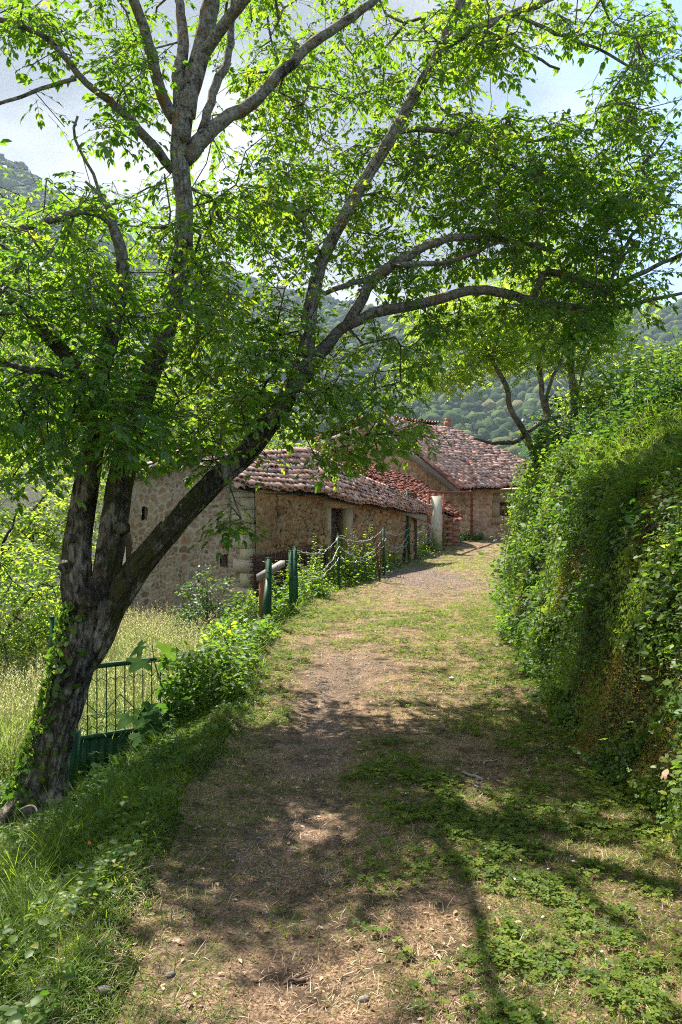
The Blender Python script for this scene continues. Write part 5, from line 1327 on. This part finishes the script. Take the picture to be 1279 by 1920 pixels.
hb_.inst(T_LEAF, np.stack([x, y, zz], 1), rdir(n, .1, .5), UPV+jit(n, .4), L, L*.65)
tag(hb_.build('verge_herbs', M['bank_leaf']), 'broad-leaved herbs and clover mixed into the left verge', 'ground cover', kind='stuff')
# meadow of tall pale grass behind the gate
mg = Acc(); sd_ = Acc()
x, y = scatter(60000, -7.5, -1., 7.9, 18, lambda x, y: ((xl(y)-x > 1.2) & (x > -.62*y+.2) & (y < 15.4-.73*(x+1.75)-.3))*1.)
n = len(x); L = .45+.5*RS.rand(n)*(.5+fbm(x, y, 2, 70)); p = np.stack([x, y, H(x, y)], 1); d = rdir(n, 0, 0)*.28+UPV
for k in range(4):
    q = RS.randint(0, 4, n) == k
for k in range(4):
    q = (np.arange(n) % 4) == k; mg.inst(BL[k], p[q], d[q], rdir(q.sum(), .2, .2), L[q], .008, None, np.clip(.12+.25*(k == 3)+.25*RS.randn(q.sum())*.8, 0, 1))
m = 9000; i = RS.randint(0, n, m); top = p[i]+d[i]/np.linalg.norm(d[i], axis=1, keepdims=True)*(L[i]*1.05)[:, None]
mg.stick(p[i], top, .0022, .0016, 3, .85)
for k in range(7):
    q0 = top-UPV*(.02*k)+jit(m, .008); mg.inst(T_SMALL, q0, rdir(m, 1.2, .5), rdir(m), .035, .011, None, np.clip(.9+.1*RS.randn(m), 0, 1))
tag(mg.build('meadow_grass', M['tallgrass']), 'tall pale seeding grass in the meadow between gate and barn', 'grass', kind='stuff')

# bank face: moss, ivy, herbs, grass
def bank(n, y0, y1, near, kf, e0=-.1, e1=.75):
    y = y0+(y1-y0)*RS.rand(n)**near; e = e0+(e1-e0)*RS.rand(n); x = xr(y)+e
    k = RS.rand(n) < kf(x, y, e); return x[k], y[k], e[k]
bl_ = Acc(); bm_ = Acc(); bgz = Acc(); bd_ = Acc()
def put(acc, x, y, T, L, W, off, dn=-.5, rnd=None, tilt=.45):
    n = len(x)
    if n == 0: return
    nn = Hn(x, y); zz_ = H(x, y); off = off*(.5+2.2*vn(y*4.5+x, zz_*4.5, 81)**1.5); p = np.stack([x, y, zz_], 1)+nn*off[:, None]
    d = rdir(n, 0, .6); d = d-nn*np.sum(d*nn, 1)[:, None]; d[:, 2] += dn
    acc.inst(T, p, d+nn*.35, nn+jit(n, tilt), L, W, None, rnd)
nz3 = lambda x, y, z, s: fbm((y*1.0+x*.6)*s+9, z*s+3, 4, 88)
def mossy(x, y): return nz3(x, y, H(x, y), 1.9)
for (n0, y0, y1, l0, l1, nr) in ((62000, 3.2, 7.5, .012, .032, 1.), (52000, 7.5, 18, .02, .06, 1.1)):
    x, y, e = bank(n0, y0, y1, nr, lambda x, y, e: .12+1.0*np.clip(1.5*vn(y*3, H(x, y)*3.3, 71)+.25-sstep(.51, .6, mossy(x, y))*.85, 0, 1))
    n = len(x); L = (l0+(l1-l0)*RS.rand(n)**1.6)*(1+1.6*(RS.rand(n) > .94)*RS.rand(n)); tone = np.clip(-.25+1.6*nz3(x, y, H(x, y), 1.6)+.2*RS.randn(n), 0, 1)
    hm = n//3; put(bl_, x[:hm], y[:hm], T_LEAF, L[:hm]*1.2, L[:hm]*.75, .015+.10*RS.rand(hm)**2, -.5, tone[:hm])
    put(bl_, x[hm:2*hm], y[hm:2*hm], T_IVY, L[hm:2*hm]*.7, L[hm:2*hm]*.7, .01+.09*RS.rand(hm)**2, -.7, tone[hm:2*hm])
    put(bl_, x[2*hm:], y[2*hm:], T_CLOVER, L[2*hm:]*1.0, L[2*hm:]*1.0, .01+.08*RS.rand(n-2*hm)**2, -.2, tone[2*hm:])
for k in range(170):
    y0 = 3.6+13*RS.rand()**1.3; x0 = float(xr(y0))+.02+.7*RS.rand(); c = np.array([x0, y0, G(x0, y0)]); sz = (.05+.13*RS.rand())*(.8+.04*y0); nn = Hn(np.array([x0]), np.array([y0]))[0]
    n = int(60+70*RS.rand()); v = RS.randn(n, 3)*sz*np.array([.7, 1, .8])+nn*sz*.7; L = (.015+.03*RS.rand(n))*(.8+.05*y0)*(.7+.9*RS.rand())
    tn_ = RS.rand()
    bl_.inst((T_LEAF, T_IVY, T_CLOVER, T_LEAF)[k % 4], c+v, rdir(n, .0, 1.2)+nn*.5, UPV+nn+jit(n, .5), L, L*.7, None, np.clip(.15+.7*tn_+.15*RS.randn(n), 0, 1))
tag(bl_.build('bank_leaves', M['bank_leaf']), 'ivy and small herbs clothing the steep right bank', 'ground cover', kind='stuff')
for (n0, y0, y1, l) in ((110000, 3.2, 8, .017), (46000, 8, 16, .028)):
    x, y, e = bank(n0, y0, y1, 1., lambda x, y, e: sstep(.51, .58, mossy(x, y)))
    n = len(x); put(bm_, x, y, T_SMALL, l*(.6+.8*RS.rand(n)), l*.35, .004+.03*RS.rand(n), -.2, np.clip(mossy(x, y)*4-1.5+.25*RS.randn(n), 0, 1), .8)
tag(bm_.build('bank_moss', M['moss']), 'ochre and olive moss cushions on the steep right bank', 'moss', kind='stuff')
# hanging and upright grass on the bank
for (n0, y0, y1, L0, W0, kf) in ((9000, 3.2, 8, .10, .0035, lambda x, y, e: .10+sstep(.45, .7, e)*.9), (48000, 7.5, 18, .15, .0055, lambda x, y, e: .25+1.3*np.clip(vn(y*2.6, H(x, y)*2.6, 73)-.25, 0, 1))):
    x, y, e = bank(n0, y0, y1, 1., kf, -.1, .9)
    n = len(x); g_ = RS.randint(0, 4, n); nn = Hn(x, y); p = np.stack([x, y, H(x, y)], 1)
    d = nn*.6+rdir(n, .1, 1.2)*.8; L = L0*(.3+1.2*RS.rand(n)**1.5)
    for k in range(1, 4):
        q = g_ % 3+1 == k; bgz.inst(BL[k], p[q], d[q], UPV+jit(q.sum(), .3), L[q]*1.2, W0, None, np.clip(.4+.22*RS.randn(q.sum()), 0, 1))
tr_ = Acc(); tl = Acc()
for k in range(34):
    y0 = 3.6+12*RS.rand()**1.2; x0 = float(xr(y0))+.45+.5*RS.rand(); z0 = G(x0, y0)
    m = 14; u = np.linspace(0, 1, m); ln = .5+1.0*RS.rand(); side = RS.randn()*.35
    xx = x0-.10-(.12+.22*RS.rand())*np.sin(u*1.9)-.25*u; yy = y0+side*u+.05*np.sin(u*7+k); zt_ = z0+.12*u*(1-u)*4*RS.rand()-ln*1.15*u**1.3
    zt_ = np.maximum(zt_, H(xx, yy)+.03); q = np.stack([xx, yy, zt_], 1); sc_ = .7+.06*y0
    tr_.stick(q[:-1], q[1:], .0035*sc_, .0028*sc_, 4, RS.rand())
    for rr_ in range(4):
        L = (.018+.04*RS.rand(m)**1.5)*sc_; d = rdir(m, 0, 1.); tl.inst(T_LEAF if k % 3 else T_IVY, q+d*.015, d, np.array([[-.5, -.3, .8]])+jit(m, .4), L, L*.6, None, np.clip(.3+.5*RS.rand()+.15*RS.randn(m), 0, 1))
tag(tr_.build('trailing_stems', M['stem_green']), 'bramble stems arching out from the steep right bank', 'stems', kind='stuff')
tag(tl.build('trailing_leaves', M['bank_leaf']), 'leaves on the bramble stems arching from the right bank', 'leaves', kind='stuff')
# slope above
x, y = scatter(150000, 2., 9, 4.5, 17, lambda x, y: ((x-xr(y) > .55))*(x < .47*y+.6)*1., 1.1)
n = len(x); L = .10+.22*RS.rand(n)*(.5+fbm(x*1.2, y*1.2, 2, 19)); lay(bgz, x, y, L, .0055, 1.3, rnd=np.clip(.45+.3*(fbm(x, y, 3, 23)-.5)*2+.2*RS.randn(n), 0, 1))
tag(bgz.build('bank_grass', M['grass']), 'long soft grass hanging over and growing above the right bank', 'grass', kind='stuff')
hd = Acc(); x, y = scatter(26000, 2., 8, 4.5, 15, lambda x, y: ((x-xr(y) > .4))*np.clip(fbm(x*1.4, y*1.4, 3, 29)*3-1.1, 0, 1))
n = len(x); L = .03+.05*RS.rand(n); hd.inst(T_LEAF, np.stack([x, y, H(x, y)+.03+.2*RS.rand(n)**2], 1), rdir(n, .1, .5), UPV+jit(n, .4), L, L*.6)
tag(hd.build('slope_herbs', M['bank_leaf']), 'broad-leaved herbs scattered in the grass above the bank', 'ground cover', kind='stuff')

# ------------------------------------------------------------------ ferns, sticks, stones, small flowers
def fern(label, x, y, z, dirs, L):
    o = empty('fern', (x, y, z), label, 'fern')
    for d in dirs:
        a = Acc(); d = np.array(d, float); d /= np.linalg.norm(d); u = np.linspace(0, 1, 18)
        c = np.array([x, y, z])+u[:, None]*d*L-UPV*(u*u*L*.35)[:, None]
        a.stick(c[:-1], c[1:], .003, .002, 3)
        S = np.cross(d, [0, 0, 1]); S /= np.linalg.norm(S)
        for sg in (-1, 1):
            a.inst(T_SMALL, c, S*sg+d*.35+np.zeros((18, 3))-UPV*.15, UPV+jit(18, .1), L*.33*(np.sin(np.clip(u*.9+.12, 0, 1)*math.pi))+.008, .022)
        a.build('frond', M['bright_leaf'], o)
c = P(948, 1170, 11.2); fern('pale fern at the foot of the far end of the right bank', c[0], c[1]-.1, G(c[0], c[1])+.12, [(-1, -.3, .5), (-.6, -1, .6), (.2, -1, .7)], .34)
c = P(1062, 1352, 6.4); fern('small fern hanging from the bank foot near a dead stick', xr(6.4)+.05, 6.3, G(float(xr(6.4))+.05, 6.3)+.05, [(-1, -.3, .2), (-1, .3, .3), (-.4, -1, .4)], .18)
sticks = [(905, 1462, 868, 1452, 5., .011, 'thick pale forked stick lying right of the green grass patch'), (898, 1478, 878, 1470, 4.8, .006, 'short pale stick just below the forked one'), (575, 1820, 530, 1832, 2.9, .009, 'dark knobbly stick lying low in the middle of the straw'), (610, 1650, 600, 1618, 3.6, .005, 'thin upright twig standing by a pebbly patch'),
          (990, 1410, 1035, 1392, 5.7, .008, 'mossy stick lying at the right edge of the path'), (905, 1430, 940, 1418, 5.3, .006, 'thin grey stick above the forked one'), (1215, 1830, 1190, 1790, 2.9, .004, 'long thin stem lying in the clover at lower right'), (800, 1945-60, 760, 1880, 2.6, .004, 'thin straw-coloured twig at the bottom centre'),
          (640, 1375, 670, 1368, 6.2, .005, 'small twig beside the gravelly track'), (320, 1750, 318, 1728, 3.2, .004, 'short bleached stub standing near the left verge'), (820, 1290, 845, 1284, 7.6, .005, 'small twig above the green patch')]
for x0, y0, x1, y1, d, r_, lb in sticks:
    gy = 1.6*F/(y0-960); gy2 = 1.6*F/(y1-960)
    q0 = np.array([(x0-639.5)*gy/F, gy]); q1 = np.array([(x1-639.5)*gy2/F, gy2])
    u = np.linspace(0, 1, 7)[:, None]; q = q0+(q1-q0)*u+RS.randn(7, 2)*.008
    pts = np.concatenate([q, (H(q[:, 0], q[:, 1])+r_+.008)[:, None]], 1)
    if 'standing' in lb: pts[:, 2] = pts[0, 2]+np.linspace(0, .08, 7); pts[:, 0] = pts[0, 0]+RS.randn(7)*.003; pts[:, 1] = pts[0, 1]
    a = Acc(); a.tube(pts, np.linspace(r_, r_*.5, 7), 7, .15)
    m0 = pts[3]; a.stick(m0, m0+np.array([.05, .03, .01]), r_*.6, r_*.3, 5)
    tag(a.build('fallen_stick', M['wood_dark'] if 'dark' in lb else M['dead_stick']), lb, 'stick', 'sticks on the path')
a = Acc(); c = np.array([(850-639.5)*7.6/F, 7.7]); a.inst(RT[1], np.array([[c[0], c[1], G(c[0], c[1])+.02]]), np.array([[1, .2, 0]]), UPV, .035, .03)
tag(a.build('white_stone', M['stone_pale']), 'single bright white stone right of the gravelly track', 'stone')
for px, py, s_, lb in ((320, 1835, .02, 'dark clod of earth at the lower left edge of the straw'), (683, 1860, .022, 'small dark stone in the straw at bottom centre'), (192, 1885, .03, 'grey rock showing at the bottom of the left verge')):
    gy = 1.6*F/(py-960); gx = (px-639.5)*gy/F; a = Acc(); a.inst(RT[2], np.array([[gx, gy, G(gx, gy)+.01]]), np.array([[1, .4, 0]]), UPV, s_, s_*.7)
    tag(a.build('rock', M['pebble']), lb, 'rock')
a = Acc(); gy = 3.45; gx = (168-639.5)*gy/F; z = G(gx, gy)
of = empty('orange_flower', (gx, gy, z), 'single small orange flower in the left verge grass', 'flower')
a.stick(np.array([gx, gy, z]), np.array([gx, gy, z+.16]), .0015, .001, 4); a.build('stem', M['stem_green'], of)
a = Acc(); n = 8; an = np.arange(n)*6.28/n; a.inst(T_SMALL, np.repeat([[gx, gy, z+.16]], n, 0), np.stack([np.cos(an), -.3+0*an, np.sin(an)+.2], 1), np.array([[0, -1, .4]]), .009, .007); a.build('petals', M['orange_petal'], of)
# bleached bent root on the trunk foot
a = Acc(); q = [P(38, 1518, 5.6), P(58, 1508, 5.55), P(70, 1512, 5.55), P(70, 1535, 5.5)]; p, r = resample(q, [.006, .007, .007, .005], .03); a.tube(p, r, 6)
tag(a.build('dead_twig', M['dead_stick']), 'bleached bent twig caught at the foot of the walnut trunk', 'twig')

# ------------------------------------------------------------------ haze
hz = Acc(); hz.box((0, 300, 300), (3300, 3300, 900.))
m, t, o = newmat('haze'); pv = t.nodes.new('ShaderNodeVolumePrincipled'); pv.inputs['Density'].default_value = .0002
pv.inputs['Color'].default_value = (.62, .79, 1, 1); pv.inputs['Anisotropy'].default_value = .2
t.links.new(pv.outputs[0], o.inputs['Volume'])
tag(hz.build('haze', m), 'thin bluish air haze over the valley', 'haze', kind='stuff')
print('objects', len(sc.objects))
